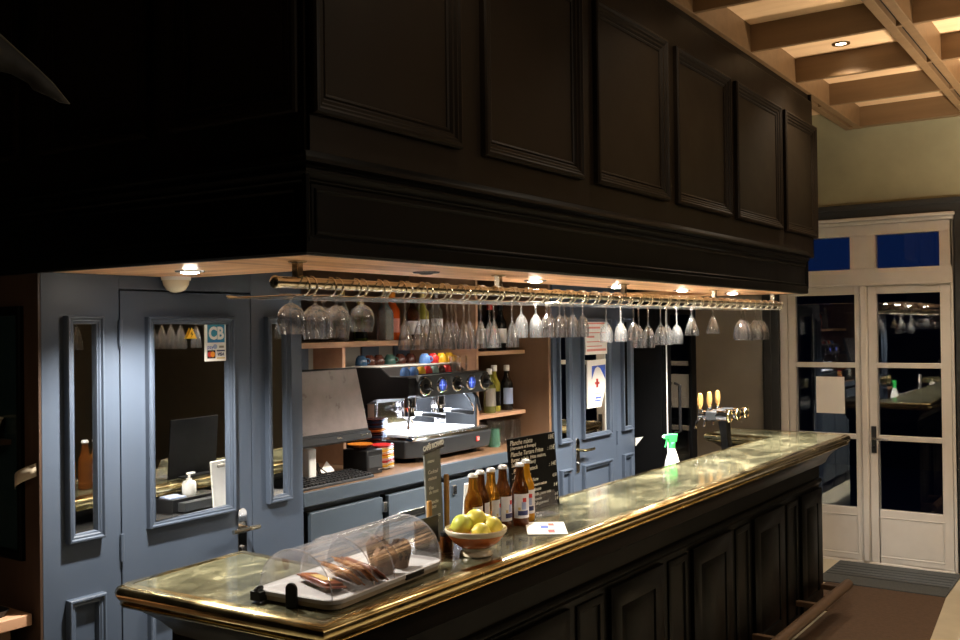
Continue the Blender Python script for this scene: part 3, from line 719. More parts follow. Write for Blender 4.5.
GL = [('A', 1.955, 1.993, 0.113), ('A', 2.0615, 2.0, 0.128), ('A', 2.168, 2.016, 0.126), ('A', 2.2745, 2.009, 0.109), ('A', 2.2745, 2.171, 0.127),
 ('B', 2.4875, 2.008, 0.172), ('B', 2.594, 2.033, 0.174), ('B', 2.7005, 2.055, 0.177), ('B', 2.7005, 1.992, 0.176), ('B', 2.807, 1.999, 0.177), ('B', 2.9135, 1.999, 0.176), ('B', 3.02, 2.011, 0.177), ('B', 3.1265, 1.998, 0.177),
 ('B', 2.807, 2.166, 0.175), ('B', 2.807, 2.108, 0.175), ('B', 2.807, 2.052, 0.175), ('B', 2.9135, 2.112, 0.178), ('B', 2.9135, 2.050, 0.178), ('B', 3.1265, 2.103, 0.179),
 ('C', 3.233, 2.024, 0.142), ('C', 3.3395, 2.022, 0.143), ('C', 3.446, 2.034, 0.144), ('C', 3.5525, 2.033, 0.146), ('C', 3.659, 2.03, 0.146), ('C', 3.7655, 2.039, 0.146), ('C', 3.659, 2.139, 0.146), ('C', 3.7655, 2.129, 0.147),
 ('D', 3.9785, 2.033, 0.174), ('D', 4.085, 2.012, 0.172), ('D', 4.298, 2.047, 0.171), ('D', 4.4045, 2.02, 0.209), ('D', 4.6175, 2.048, 0.199), ('D', 4.8305, 2.051, 0.198), ('D', 4.511, 2.121, 0.212), ('D', 4.724, 2.061, 0.201),
 ('E', 4.937, 2.01, 0.156), ('E', 5.2565, 2.014, 0.148), ('F', 5.789, 2.036, 0.193), ('F', 5.8955, 2.05, 0.199), ('F', 6.002, 2.02, 0.196), ('F', 6.1085, 2.02, 0.197)]
WH = {'A': 'hanging at the left rack end', 'B': 'hanging left of rack centre', 'C': 'hanging at rack centre',
      'D': 'hanging right of rack centre', 'E': 'hanging alone near the taps', 'F': 'hanging at the right rack end'}
bytype = {}
for t in GL: bytype.setdefault(t[0], []).append(t)
for t, items in bytype.items():
    nm, kind, h0, prof = GT[t]
    items.sort(key=lambda g: g[1] / g[2])
    me = None
    for i, (_, x, y, hh) in enumerate(items):
        if me is None:
            o = MB().lathe(prof, seg=28).build(nm, 'glass', angle=60); me = o.data; first = o
        else:
            o = first.copy(); C.objects.link(o)
        k = hh / h0
        o.location = (x, y, 1.9045); o.scale = (min(1.08, 0.5 + 0.5 * k), min(1.08, 0.5 + 0.5 * k), k)
        pos = ('leftmost' if i == 0 else 'rightmost' if i == len(items) - 1 else ORD[i + 1] + ' from left')
        tag(o, '%s %s, %s' % (kind, WH[t], pos), 'glass', kind + 'es hanging on the rack')
for _ in (0,):
    pass

# ------------------------------------------------------------------ alcove: shelving, counter, cabinets
YA = 3.46
sh = thing('shelving_unit', 'built in brown wooden shelving in the alcove behind the bar', 'shelving', (3.85, 3.1, 1.14))
box('side_panel', (4.835, YB + 0.015, 1.14), (4.86, YA, 2.34), 'sidewood', sh)
box('side_panel', (2.835, YB + 0.10, 1.14), (2.86, YA, 2.34), 'sidewood', sh)
box('back_panel', (2.835, YA, 1.14), (4.86, YA + 0.02, 2.34), 'sidewood', sh)
box('shelf', (2.86, 3.05, 1.722), (4.25, YA, 1.749), 'shelfwood', sh, bevel=0.002)
box('shelf', (4.345, 3.005, 1.652), (4.835, YA, 1.674), 'shelfwood', sh, bevel=0.002)
box('shelf', (4.345, 3.005, 1.302), (4.835, YA, 1.324), 'shelfwood', sh, bevel=0.002)
box('upright', (3.533, 3.25, 1.14), (3.555, YA, 1.722), 'shelfwood', sh, bevel=0.002)
box('upright', (4.325, 3.0, 1.14), (4.347, YA, 2.34), 'shelfwood', sh, bevel=0.002)
st = MB(); sb = MB()
for k in range(8): (st if k % 2 == 0 else sb).box((3.23 + 0.135 * k, YA - 0.012, 1.36), (3.23 + 0.135 * (k + 1) - (0.0 if k % 2 else 0.02), YA, 1.727))
st.build('beige_slat', 'stripe_a', sh, world=True); sb.build('blue_slat', 'stripe_b', sh, world=True)
hl = MB()
for x in (2.93, 3.07): hl.cyl((x, YA - 0.002, 1.66), (x, YA + 0.001, 1.66), 0.006, seg=10)
hl.build('screw_hole', 'gap', sh, world=True)

ct = thing('back_counter', 'wood topped blue counter under the alcove shelves', 'counter', (3.85, 3.1, 1.06))
box('worktop', (2.836, YB + 0.012, 1.118), (4.859, YA, 1.14), 'sidewood', ct)
box('front_edge', (2.836, YB - 0.004, 1.082), (4.859, YB + 0.012, 1.1395), 'cabinet_blue', ct, bevel=0.002)
box('plinth_frame', (2.836, YB + 0.06, 0.0), (4.859, YB + 0.08, 1.082), 'blue', ct)
for i, (x0, x1, lab) in enumerate(((2.878, 3.328, 'blue under-counter cabinet below the computer keyboard'), (3.372, 3.80, 'blue under-counter cabinet below the left of the coffee machine'), (3.83, 4.30, 'blue under-counter cabinet below the right of the coffee machine'), (4.34, 4.82, 'blue under-counter cabinet nearest the right blue door'))):
    t = thing('base_cabinet', lab, 'cabinet', ((x0 + x1) / 2, YB, 0.06), group='cabinets under the back counter')
    box('cabinet_door', (x0, YB - 0.002, 0.12), (x1, YB + 0.022, 1.052), 'cabinet_blue', t, bevel=0.003)
    box('cabinet_body', (x0 + 0.01, YB + 0.022, 0.0), (x1 - 0.01, YB + 0.06, 1.05), 'gap', t)
    if i == 1:
        h = MB(); h.box((x0 + 0.05, YB - 0.012, 0.935), (x1 - 0.06, YB - 0.002, 0.965)); h.build('door_handle', 'steel', t, world=True, bevel=0.002)
    else:
        h = MB(); h.box((x1 - 0.005 if i == 0 else x0 + 0.02, YB - 0.014, 0.985), (x1 + 0.018 if i == 0 else x0 + 0.05, YB - 0.002, 1.03)); h.build('latch', 'steel', t, world=True, bevel=0.002)

# touch screen computer
t = thing('touchscreen', 'tilted smudged touchscreen monitor beside the left door frame', 'monitor', (3.085, 2.905, 1.14))
tl = Matrix.Rotation(math.radians(-14), 4, 'X')
T_ = lambda p: tl @ V(p) + V((0, 0, 0.205))
sz = MB().obox(T_((0, 0, 0.145)), (0.455, 0.030, 0.30), tl); sz.build('screen_case', 'dplastic', t, bevel=0.006)
MB().obox(T_((0, -0.0165, 0.149)), (0.440, 0.002, 0.272), tl).build('screen_glass', 'screen', t)
MB().obox(T_((0.0, 0.0, -0.018)), (0.465, 0.045, 0.036), tl).build('bezel_bar', 'dplastic', t, bevel=0.006)
MB().obox(T_((0.02, -0.0235, -0.016)), (0.03, 0.002, 0.008), tl).build('badge', 'steel', t)
bt = MB()
for k in range(4): bt.obox(T_((0.16 + 0.018 * k, -0.024, -0.016)), (0.009, 0.004, 0.006), tl)
bt.build('button', 'steel', t)
s_ = MB(); s_.box((-0.02, 0.06, 0.30), (0.04, 0.552, 0.34)); s_.build('monitor_arm', 'dplastic', t, bevel=0.004)
# keyboard
t = thing('keyboard', 'black computer keyboard on the back counter below the monitor', 'keyboard', (3.075, 2.93, 1.14))
k_ = MB(); k_.hexa([(-0.22, -0.07, 0.0), (0.235, -0.07, 0.0), (0.235, 0.075, 0.0), (-0.22, 0.075, 0.0)], [(-0.22, -0.07, 0.012), (0.235, -0.07, 0.012), (0.235, 0.075, 0.028), (-0.22, 0.075, 0.028)])
k_.build('keyboard_case', 'dplastic', t, bevel=0.003)
for r in range(5):
    b = MB()
    for c in range(20):
        x = -0.208 + c * 0.0222 + 0.004 * (r % 2); y = -0.054 + r * 0.027; z = 0.014 + 0.0029 * (r + 1) * 0.95
        b.obox((x, y, z), (0.0175, 0.021, 0.011))
    b.build('key_row', 'bplastic', t, bevel=0.002)
# white network box and loose paper behind the keyboard
t = thing('network_box', 'white upright router box behind the keyboard', 'router', (3.035, 3.02, 1.14))
MB().obox((0, 0, 0.075), (0.045, 0.10, 0.15)).build('router_case', 'white', t, bevel=0.006)
cbm = MB(); cbm.tube([(0.03, -0.02, 0.004), (0.06, -0.04, 0.03), (0.05, -0.03, 0.08), (0.075, 0.0, 0.05), (0.09, -0.02, 0.004), (0.11, -0.03, 0.03), (0.10, 0.02, 0.06), (0.12, 0.03, 0.006)], 0.003, 6)
cbm.build('cable', 'bplastic', t)
t = MB(); t.obox((3.185, 3.03, 1.172), (0.075, 0.004, 0.055), Matrix.Rotation(0.3, 4, 'Z') @ Matrix.Rotation(-0.5, 4, 'Y') @ Matrix.Rotation(-0.5, 4, 'X')); tag(t.build('paper_slip', 'paper'), 'crumpled white paper slip propped behind the keyboard', 'paper')
# black receipt printer box
t = thing('receipt_printer', 'black receipt printer box beside the keyboard on the counter', 'printer', (3.385, 3.04, 1.14))
b = MB(); b.box((-0.055, -0.12, 0.0), (0.055, 0.03, 0.112)); b.build('printer_case', 'bplastic', t, bevel=0.006)
b = MB(); b.box((-0.045, -0.1225, 0.03), (0.045, -0.119, 0.085)); b.build('front_cover', 'dplastic', t, bevel=0.002)
b = MB(); b.box((0.018, -0.1235, 0.018), (0.04, -0.121, 0.023)); b.build('badge', 'steel', t)

# saucers
def saucer(col, loc, label, group, first=None):
    if first is not None and first['col'] == col:
        return None
    o = MB().lathe([(0, 0), (0.030, 0.0), (0.032, 0.004), (0.055, 0.011), (0.060, 0.0135), (0.0605, 0.0150), (0.055, 0.0135), (0.032, 0.0070), (0, 0.005)], seg=28).build('saucer', col, angle=50)
    o.location = loc; return tag(o, label, 'saucer', group)
c1 = ['cup_white', 'cup_yellow', 'cup_white', 'cup_red', 'cup_white', 'cup_yellow', 'cup_orange', 'cup_white', 'cup_yellow', 'cup_white', 'cup_red']
cn = {'cup_white': 'white', 'cup_yellow': 'yellow', 'cup_red': 'red', 'cup_orange': 'orange', 'cup_brown': 'brown', 'cup_navy': 'navy', 'cup_mint': 'mint', 'cup_blue': 'blue', 'cup_green': 'green'}
for i, c in enumerate(c1):
    saucer(c, (3.525, 3.00, 1.14 + 0.0102 * i), '%s saucer, %s in the bright stack beside the coffee machine' % (cn[c], 'topmost' if i == len(c1) - 1 else 'lowest' if i == 0 else ORD[i + 1] + ' from below'), 'bright saucers stacked on the counter')
c2 = ['cup_brown', 'cup_navy', 'cup_brown', 'cup_brown', 'cup_orange', 'cup_brown', 'cup_navy', 'cup_brown', 'cup_navy', 'cup_brown']
t = tag(box('saucer_box', (3.567, 3.065, 1.14), (3.637, 3.135, 1.262), 'bplastic', bevel=0.004), 'small black block under the dark saucers left of the coffee machine', 'box')
for i, c in enumerate(c2):
    saucer(c, (3.597, 3.098, 1.2625 + 0.0102 * i), '%s saucer, %s in the dark stack left of the coffee machine' % (cn[c], 'topmost' if i == len(c2) - 1 else 'lowest' if i == 0 else ORD[i + 1] + ' from below'), 'dark saucers stacked left of the coffee machine')
for i, c in enumerate(('cup_brown', 'cup_orange')):
    saucer(c, (3.362, 2.990, 1.2525 + 0.0102 * i), '%s saucer lying at the front of the black printer' % cn[c], 'saucers on the printer')

# ------------------------------------------------------------------ coffee machine
cm = thing('coffee_machine', 'black two group espresso machine with lit drip tray and cups on top', 'coffee machine', (4.03, 3.15, 1.14))
# lower body with chamfered corners
lo = [(3.70, 3.42), (3.70, 2.99), (3.775, 2.945), (4.375, 2.945), (4.425, 2.98), (4.425, 3.42)]
lo = lo[:3] + [(4.315, 2.945)] + [(4.318, 2.96), (4.318, 3.42)]
lo = [(3.69, 3.42), (3.69, 2.99), (3.775, 2.93), (4.36, 2.93), (4.40, 2.96), (4.40, 2.99), (4.318, 2.995), (4.318, 3.42)]
b = MB(); b.hexa([(p[0] * 1 + (0.012 if p[0] < 3.8 else -0.012), p[1] + (0.012 if p[1] < 3.2 else 0), 1.165) for p in lo], [(p[0], p[1], 1.252) for p in lo])
b.build('lower_body', 'dplastic', cm, world=True, bevel=0.005)
ft = MB()
for x, y in ((3.80, 3.0), (4.28, 3.0), (3.80, 3.38), (4.28, 3.38)): ft.cyl((x, y, 1.14), (x, y, 1.168), 0.022, 0.018)
ft.build('machine_foot', 'bplastic', cm, world=True)
dt = MB(); dt.box((3.71, 2.95, 1.252), (4.36, 2.998, 1.268)); dt.box((3.71, 2.998, 1.252), (4.31, 3.22, 1.268)); dt.build('drip_tray', 'chrome', cm, world=True, bevel=0.003)
gr = MB()
for k in range(16): gr.box((3.722 + 0.040 * k, 2.952, 1.268), (3.752 + 0.040 * k, 2.996, 1.276))
gr.build('tray_grille', 'steel', cm, world=True)
box('tray_cloth', (3.725, 3.0, 1.268), (4.305, 3.21, 1.281), 'paper', cm, bevel=0.004)
box('side_panel', (4.302, 2.995, 1.252), (4.318, 3.19, 1.468), 'dplastic', cm); box('back_plate', (3.71, 3.23, 1.252), (4.315, 3.25, 1.48), 'chrome', cm)
box('rear_body', (3.70, 3.25, 1.252), (4.318, 3.42, 1.56), 'bplastic', cm)
for x in (3.70, 4.294): box('side_pillar', (x, 3.19, 1.252), (x + 0.022, 3.24, 1.47), 'chrome', cm, bevel=0.003)
# head with sloped side profile
hd = MB()
side = [(2.955, 1.468), (2.94, 1.480), (2.94, 1.560), (2.955, 1.572), (3.06, 1.572), (3.12, 1.612), (3.40, 1.612), (3.42, 1.59), (3.42, 1.44), (3.22, 1.428), (3.16, 1.455)]
hd.hexa([(3.665, y, z) for y, z in side], [(4.318, y, z) for y, z in side])
hd.build('machine_head', 'bplastic', cm, world=True, bevel=0.004)
fb = MB(); prof = []
z0, z1 = 1.466, 1.574
for i in range(9): prof.append((4.30 + 0.035 * math.cos(-PI / 2 + PI * i / 8), 1.520 + 0.054 * math.sin(-PI / 2 + PI * i / 8)))
for i in range(9): prof.append((3.745 + 0.035 * math.cos(PI / 2 + PI * i / 8), 1.520 + 0.054 * math.sin(PI / 2 + PI * i / 8)))
fb.hexa([(a, 2.948, b_) for a, b_ in prof], [(a, 2.918, b_) for a, b_ in prof]); fb.build('control_bar', 'dplastic', cm, world=True, bevel=0.004)
yy = 2.918
for i, x in enumerate((3.765, 3.90, 4.03, 4.155, 4.285)):
    big = i % 2 == 0
    R_ = 0.047 if i in (0, 4) else 0.041
    d = MB().lathe([(R_ - 0.011, 0.001), (R_ - 0.010, 0.008), (R_ - 0.002, 0.007), (R_, 0.003), (R_ + 0.001, 0.0), (R_ - 0.009, 0.0)], (x, yy, 1.520), 24, Matrix.Rotation(PI / 2, 4, 'X')); d.build('dial_ring', 'chrome', cm, world=True)
    if big:
        kb = MB(); kb.lathe([(0, 0.030), (0.012, 0.029), (0.014, 0.022), (0.016, 0.004), (R_ - 0.009, 0.003), (R_ - 0.009, 0)], (x, yy, 1.520), 20, Matrix.Rotation(PI / 2, 4, 'X')); kb.obox((x + 0.012, yy - 0.026, 1.512), (0.036, 0.012, 0.010), Matrix.Rotation(0.5, 4, 'Y'))
        kb.build('steam_knob', 'bplastic', cm, world=True)
    else:
        d = MB().lathe([(0, 0.0035), (R_ - 0.009, 0.003), (R_ - 0.009, 0)], (x, yy, 1.520), 20, Matrix.Rotation(PI / 2, 4, 'X')); d.build('button_pad', 'bluep', cm, world=True)
        c_ = MB(); c_.box((x - 0.020, yy - 0.006, 1.518), (x + 0.020, yy - 0.003, 1.522)); c_.box((x - 0.002, yy - 0.006, 1.500), (x + 0.002, yy - 0.003, 1.540)); c_.build('lit_button_cross', 'bluelit', cm, world=True)
# groups and portafilters
for x in (3.86, 4.11):
    gq = MB(); gq.cyl((x, 3.10, 1.475), (x, 3.10, 1.405), 0.040); gq.cyl((x, 3.10, 1.405), (x, 3.10, 1.385), 0.044, 0.040); gq.build('group_head', 'chrome', cm, world=True)
    pf = MB(); pf.lathe([(0.038, 0.0), (0.038, -0.026), (0.020, -0.040), (0, -0.042), (0, 0)], (x, 3.10, 1.385)); pf.cyl((x, 3.06, 1.375), (x + 0.02, 3.03, 1.372), 0.010)
    for s_ in (-1, 1): pf.tube([(x, 3.10, 1.345), (x + s_ * 0.012, 3.095, 1.335), (x + s_ * 0.016, 3.09, 1.322)], 0.007, 8)
    o = pf.build('portafilter', 'chrome', cm, world=True)
    MB().tube([(x + 0.02, 3.03, 1.372), (x + 0.045, 2.99, 1.368), (x + 0.085, 2.93, 1.355)], [0.011, 0.0135, 0.012], 10).build('portafilter_handle', 'bplastic', o, world=True)
sw = MB(); sw.tube([(3.735, 3.0, 1.465), (3.720, 2.97, 1.44), (3.700, 2.965, 1.40), (3.672, 2.955, 1.315)], 0.005, 8); sw.build('steam_wand', 'chrome', cm, world=True)
sw = MB(); sw.tube([(4.22, 3.02, 1.465), (4.225, 2.98, 1.43), (4.235, 2.96, 1.38), (4.215, 2.95, 1.345)], 0.005, 8); sw.build('steam_wand', 'chrome', cm, world=True)
sw = MB(); sw.tube([(4.28, 3.0, 1.465), (4.285, 2.97, 1.43), (4.285, 2.95, 1.36)], 0.009, 8); sw.build('hot_water_spout', 'bplastic', cm, world=True)
led = MB()
for x in (3.77, 3.93, 4.02, 4.19): led.box((x - 0.012, 3.0, 1.4635), (x + 0.012, 3.02, 1.4675))
led.build('work_light', 'ledw', cm, world=True)
rd = MB(); rd.box((4.215, 2.9275, 1.205), (4.240, 2.931, 1.230)); rd.build('red_badge', 'redp', cm, world=True)
text('badge_lettering', 'S1', 0.024, (4.222, 2.9268, 1.2175), X, Z, 'white', cm)
text('maker_lettering', 'S-11', 0.014, (4.18, 2.9368, 1.178), X, Z, 'steel', cm)
def area(name, loc, e, col, sx, sy, target):
    l = bpy.data.lights.new(name, 'AREA'); l.energy = e; l.color = col; l.shape = 'RECTANGLE'; l.size = sx; l.size_y = sy
    o = bpy.data.objects.new(name, l); C.objects.link(o); o.location = loc
    o.rotation_euler = (V(target) - V(loc)).to_track_quat('-Z', 'Y').to_euler(); return o
area('work_light', (4.0, 3.03, 1.460), 5.5, (0.80, 0.88, 1.0), 0.5, 0.03, (4.0, 3.06, 1.27))

area('alcove_fill_light', (3.75, 3.08, 1.715), 1.4, (1.0, 0.90, 0.78), 0.9, 0.02, (3.75, 3.12, 1.5))  # added unseen lamp under the shelf, brightens the cups and slats
# cups on top of the machine (upside down)
def cup(col, loc, rz, label, s=1.0):
    t = thing('espresso_cup', label, 'cup', loc, rz, 'cups on the coffee machine')
    MB().lathe([(0.034, 0.0), (0.0345, 0.004), (0.034, 0.020), (0.030, 0.038), (0.022, 0.050), (0.019, 0.053), (0.018, 0.056), (0.016, 0.056), (0.015, 0.053), (0, 0.052)], seg=22).build('cup_body', col, t, angle=50)
    MB().tube([(0.032, 0, 0.012), (0.046, 0, 0.013), (0.050, 0, 0.022), (0.046, 0, 0.034), (0.028, 0, 0.040)], 0.0038, 8).build('handle', col, t)
    t.scale = (s, s, s)
    return t
backrow = ['cup_navy', 'cup_brown', 'cup_brown', 'cup_green', 'cup_brown', 'cup_brown', 'cup_blue', 'cup_red', 'cup_yellow', 'cup_yellow']
frontrow = ['cup_blue', 'cup_blue', 'cup_yellow', 'cup_red', 'cup_mint', 'cup_brown', 'cup_red']
nb_ = {'cup_navy': 'navy', 'cup_brown': 'dark brown', 'cup_green': 'dark green', 'cup_blue': 'blue', 'cup_red': 'red', 'cup_yellow': 'yellow', 'cup_mint': 'mint green'}
BX = [3.700, 3.762, 3.835, 3.925, 4.010, 4.098, 4.068, 4.140, 4.215, 4.285]
for i, c in enumerate(backrow):
    cup(c, (BX[i], 3.275 if i < 6 else 3.155, 1.6205), 0.4 * (i % 3) - 0.5, 'upturned %s cup, upper row on the coffee machine, %s from left' % (nb_[c], ORD[i + 1]), 0.92)
for i, c in enumerate(frontrow):
    cup(c, ((3.722, 3.790, 3.848, 3.905, 3.960, 4.015, 4.070)[i], 3.010, 1.5725), -0.9 + PI / 2, 'upturned %s cup, lower row on the coffee machine, %s from left' % (nb_[c], ORD[i + 1]), 0.74)
ry = MB(); ry.box((3.67, 3.125, 1.612), (4.315, 3.315, 1.6205)); ry.build('cup_cloth', 'cup_white', cm, world=True, bevel=0.002)
rl_ = MB(); rl_.tube([(3.72, 3.03 - 0.08, 1.578), (4.31, 2.95, 1.578)], 0.003, 6); rl_.build('cup_rail', 'chrome', cm, world=True)
for i, (x, y) in enumerate(((4.125, 3.005), (4.195, 3.010))):
    o = MB().lathe([(0, 0.0), (0.026, 0.0), (0.029, 0.03), (0.030, 0.085), (0.0285, 0.085), (0.027, 0.03), (0.024, 0.006), (0, 0.006)], seg=20).build('shot_glass', 'glass', angle=50); o.location = (x + 0.01, y, 1.5725)
    tag(o, 'small clear glass on the machine, %s of the pair at its right end' % ('left' if i == 0 else 'right'), 'glass', 'small glasses on the coffee machine')

# ------------------------------------------------------------------ bottles on the shelves
def bottle(name, loc, h, r, col, label, capm='bplastic', lab=None, lm='label', neck=0.014, shoulder=0.62, group=None, square=False):
    t = thing(name, label, 'bottle', loc, 0, group)
    hs = h * shoulder
    MB().lathe([(0, 0), (r * 0.92, 0), (r, 0.006), (r, hs * 0.92), (r * 0.93, hs), (r * 0.6, hs + (h - hs) * 0.22), (neck * 1.1, hs + (h - hs) * 0.42), (neck, hs + (h - hs) * 0.55), (neck, h * 0.93), (neck * 1.15, h * 0.935), (neck * 1.15, h * 0.955), (0, h * 0.955)], seg=22).build('bottle_body', col, t, angle=50)
    MB().lathe([(0, h), (neck * 1.1, h), (neck * 1.25, h * 0.99), (neck * 1.25, h * 0.87), (neck * 1.02, h * 0.87)], seg=16).build('bottle_cap', capm, t)
    if lab:
        a, b = lab
        MB().lathe([(r + 0.0006, hs * a), (r + 0.0006, hs * b)], seg=16, a0=PI * 1.0, a1=PI * 2.0).build('bottle_label', lm, t)
    return t
G2 = 'bottles on the lower right shelf'
bottle('spirit_bottle', (4.405, 3.085, 1.324), 0.245, 0.034, 'winedark', 'dark bottle with red label, leftmost on the lower right shelf', 'steel', (0.15, 0.75), 'redp', group=G2)
bottle('spirit_bottle', (4.49, 3.15, 1.324), 0.265, 0.036, 'clearbottle', 'clear bottle behind the olive bottle on the lower right shelf', 'white', (0.2, 0.8), 'label', group=G2)
bottle('liqueur_bottle', (4.545, 3.065, 1.324), 0.250, 0.036, 'oliveglass', 'olive green bottle with silvery cap at front of the lower right shelf', 'white', (0.25, 0.9), 'stripe_a', group=G2)
bottle('liqueur_bottle', (4.655, 3.105, 1.324), 0.265, 0.036, 'yellowglass', 'yellow green liqueur bottle with white cap on the lower right shelf', 'white', (0.2, 0.7), 'winedark', group=G2)
bottle('wine_bottle', (4.765, 3.09, 1.324), 0.262, 0.036, 'winedark', 'dark bottle with pale label, rightmost on the lower right shelf', 'white', (0.22, 0.8), 'lbluep', group=G2)
bottle('spirit_bottle', (4.43, 3.20, 1.324), 0.26, 0.034, 'winedark', 'dark bottle behind the red labelled bottle on the lower right shelf', 'steel', None, group=G2)
G3 = 'bottles on the upper left shelf'
bottle('spirit_bottle', (3.555, 3.15, 1.749), 0.20, 0.036, 'greenbottle', 'green spirit bottle seen through the hanging glasses, upper left shelf', 'goldp', (0.1, 0.45), 'winedark', group=G3)
bottle('spirit_bottle', (3.680, 3.10, 1.749), 0.24, 0.043, 'clearbottle', 'broad clear glass bottle beside the orange one, upper left shelf', 'clearbottle', None, shoulder=0.6, group=G3)
bottle('aperitif_bottle', (3.785, 3.14, 1.749), 0.25, 0.040, 'orangeliq', 'bright orange aperitif bottle on the upper left shelf', 'orangep', (0.25, 0.7), 'pinkp', group=G3)
bottle('spirit_bottle', (3.925, 3.12, 1.749), 0.22, 0.038, 'brownglass', 'brown bottle with white cap, rightmost visible on the upper left shelf', 'white', (0.2, 0.7), 'label', group=G3)
bottle('spirit_bottle', (3.43, 3.16, 1.749), 0.25, 0.036, 'clearbottle', 'clear bottle left of the green one, upper left shelf', 'goldp', None, group=G3)
bottle('spirit_bottle', (4.04, 3.15, 1.749), 0.24, 0.038, 'yellowglass', 'yellow bottle behind the slim tulip glasses, upper left shelf', 'goldp', (0.2, 0.7), 'label', group=G3)
bottle('spirit_bottle', (4.15, 3.14, 1.749), 0.25, 0.038, 'clearbottle', 'clear bottle behind the slim tulip glasses, upper left shelf', 'steel', (0.2, 0.7), 'label', group=G3)
G4 = 'dark bottles on the upper right shelf'
for i, x in enumerate((4.42, 4.53, 4.64, 4.75)):
    bottle('wine_bottle', (x, 3.12, 1.674), 0.27, 0.037, 'winedark', 'dark wine bottle on the upper right shelf, %s from its upright' % ORD[i + 1], 'redp' if i == 2 else 'bplastic', (0.25, 0.75), 'redp' if i == 2 else 'label', group=G4)

# tumblers upside down on the back counter
tp_ = [(0.031, 0.0), (0.032, 0.002), (0.0325, 0.10), (0.030, 0.127), (0.028, 0.130), (0, 0.130), (0, 0.122), (0.028, 0.120), (0.0305, 0.09), (0.0300, 0.0)]
firstT = None
spots = [(4.50, 3.10), (4.575, 3.16), (4.60, 3.05), (4.665, 3.13), (4.70, 3.04), (4.755, 3.14), (4.79, 3.05), (4.50, 3.22), (4.68, 3.24), (4.43, 3.14)]
for i, (x, y) in enumerate(sorted(spots, key=lambda p: p[0] / p[1])):
    if firstT is None: firstT = o = MB().lathe(tp_, seg=22).build('tumbler', 'glass', angle=50)
    else: o = firstT.copy(); C.objects.link(o)
    o.location = (x, y, 1.14)
    tag(o, 'clear tumbler on the counter under the bottle shelf, %s from the left' % ORD[i + 1], 'glass', 'tumblers on the back counter')
o = MB().lathe([(0.034, 0.0), (0.0345, 0.06), (0.030, 0.10), (0.0, 0.10), (0, 0.094), (0.028, 0.094), (0.0325, 0.06), (0.032, 0.0)], seg=22).build('green_tumbler', 'greenglass', angle=50); o.location = (4.508, 3.012, 1.14)
tag(o, 'pale green tumbler at the left front of the clear tumblers', 'glass')
# ------------------------------------------------------------------ things on the bar
BZ = 1.1106
# roll top pastry case
pc = thing('pastry_case', 'clear roll top pastry case on a white tray at the near end of the bar', 'pastry case', (1.982, 1.787, BZ), math.radians(4.0))
def rrect(w, d, r, n=6):
    pts = []
    for cx, cy, a in ((w / 2 - r, -d / 2 + r, -90), (w / 2 - r, d / 2 - r, 0), (-w / 2 + r, d / 2 - r, 90), (-w / 2 + r, -d / 2 + r, 180)):
        pts += arc(cx, cy, r, a, a + 90, n)
    return pts
TW, TD = 0.505, 0.27
ty = MB()
lv = [(0.235, 0.000, 0), (0.255, 0.003, 0), (0.262, 0.012, 0)]
def loops(b, spec):
    rings = []
    for w, d, r, z in spec: rings.append([b.bm.verts.new((p[0], p[1], z)) for p in rrect(w, d, r)])
    for A, B_ in zip(rings, rings[1:]):
        for i in range(len(A)):
            j = (i + 1) % len(A); b.bm.faces.new((A[i], A[j], B_[j], B_[i]))
    b.bm.faces.new(rings[0][::-1]); b.bm.faces.new(rings[-1])
loops(ty, [(TW - 0.03, TD - 0.03, 0.03, 0.0), (TW - 0.012, TD - 0.012, 0.038, 0.004), (TW - 0.008, TD - 0.008, 0.04, 0.016)])
ty.build('tray_base', 'traytan', pc, angle=50)
tt = MB(); loops(tt, [(TW - 0.01, TD - 0.01, 0.04, 0.016), (TW, TD, 0.044, 0.018), (TW, TD, 0.044, 0.027), (TW - 0.006, TD - 0.006, 0.042, 0.029), (TW - 0.022, TD - 0.022, 0.036, 0.022)])
tt.build('tray', 'traywhite', pc, angle=50)
def halfshell(x0, x1, rad, ends, zc=0.020, hz=0.125, n=22):
    b = MB(); A = []; B_ = []
    for i in range(n + 1):
        a = PI * i / n
        y, z = -rad * math.cos(a), zc + hz * abs(math.sin(a)) ** 0.85
        A.append(b.bm.verts.new((x0, y, z))); B_.append(b.bm.verts.new((x1, y, z)))
    for i in range(n): b.bm.faces.new((A[i], A[i + 1], B_[i + 1], B_[i]))
    for e, ring in ((0, A), (1, B_)):
        if ends[e]:
            c = [b.bm.verts.new(v.co) for v in ring]; b.bm.faces.new(c)
    return b
def rim(x, rad, zc=0.020, hz=0.125, n=26, r=0.0022):
    return [(x, -rad * math.cos(PI * i / n), zc + hz * abs(math.sin(PI * i / n)) ** 0.85) for i in range(n + 1)]
halfshell(-0.08, 0.240, 0.123, (False, True)).build('rear_cover', 'acrylic', pc, angle=30)
halfshell(-0.240, 0.02, 0.118, (True, False), hz=0.120).build('sliding_cover', 'acrylic', pc, angle=30)
for x_, r_c, h_c in ((0.241, 0.1235, 0.125), (-0.08, 0.1235, 0.125), (-0.241, 0.1185, 0.120), (0.02, 0.1185, 0.120)):
    MB().tube(rim(x_, r_c, hz=h_c), 0.0022, 6).build('cover_edge', 'edge', pc)
def lug(y):
    b = MB(); p = [(y - 0.017, 0.0), (y + 0.017, 0.0), (y + 0.017, 0.045)] + [(y + 0.017 * math.cos(PI * i / 10), 0.045 + 0.017 * math.sin(PI * i / 10)) for i in range(1, 10)] + [(y - 0.017, 0.045)]
    b.hexa([(-0.256, a, z) for a, z in p], [(-0.266, a, z) for a, z in p]); return b
lug(-0.005).build('end_lug', 'bplastic', pc, bevel=0.002)
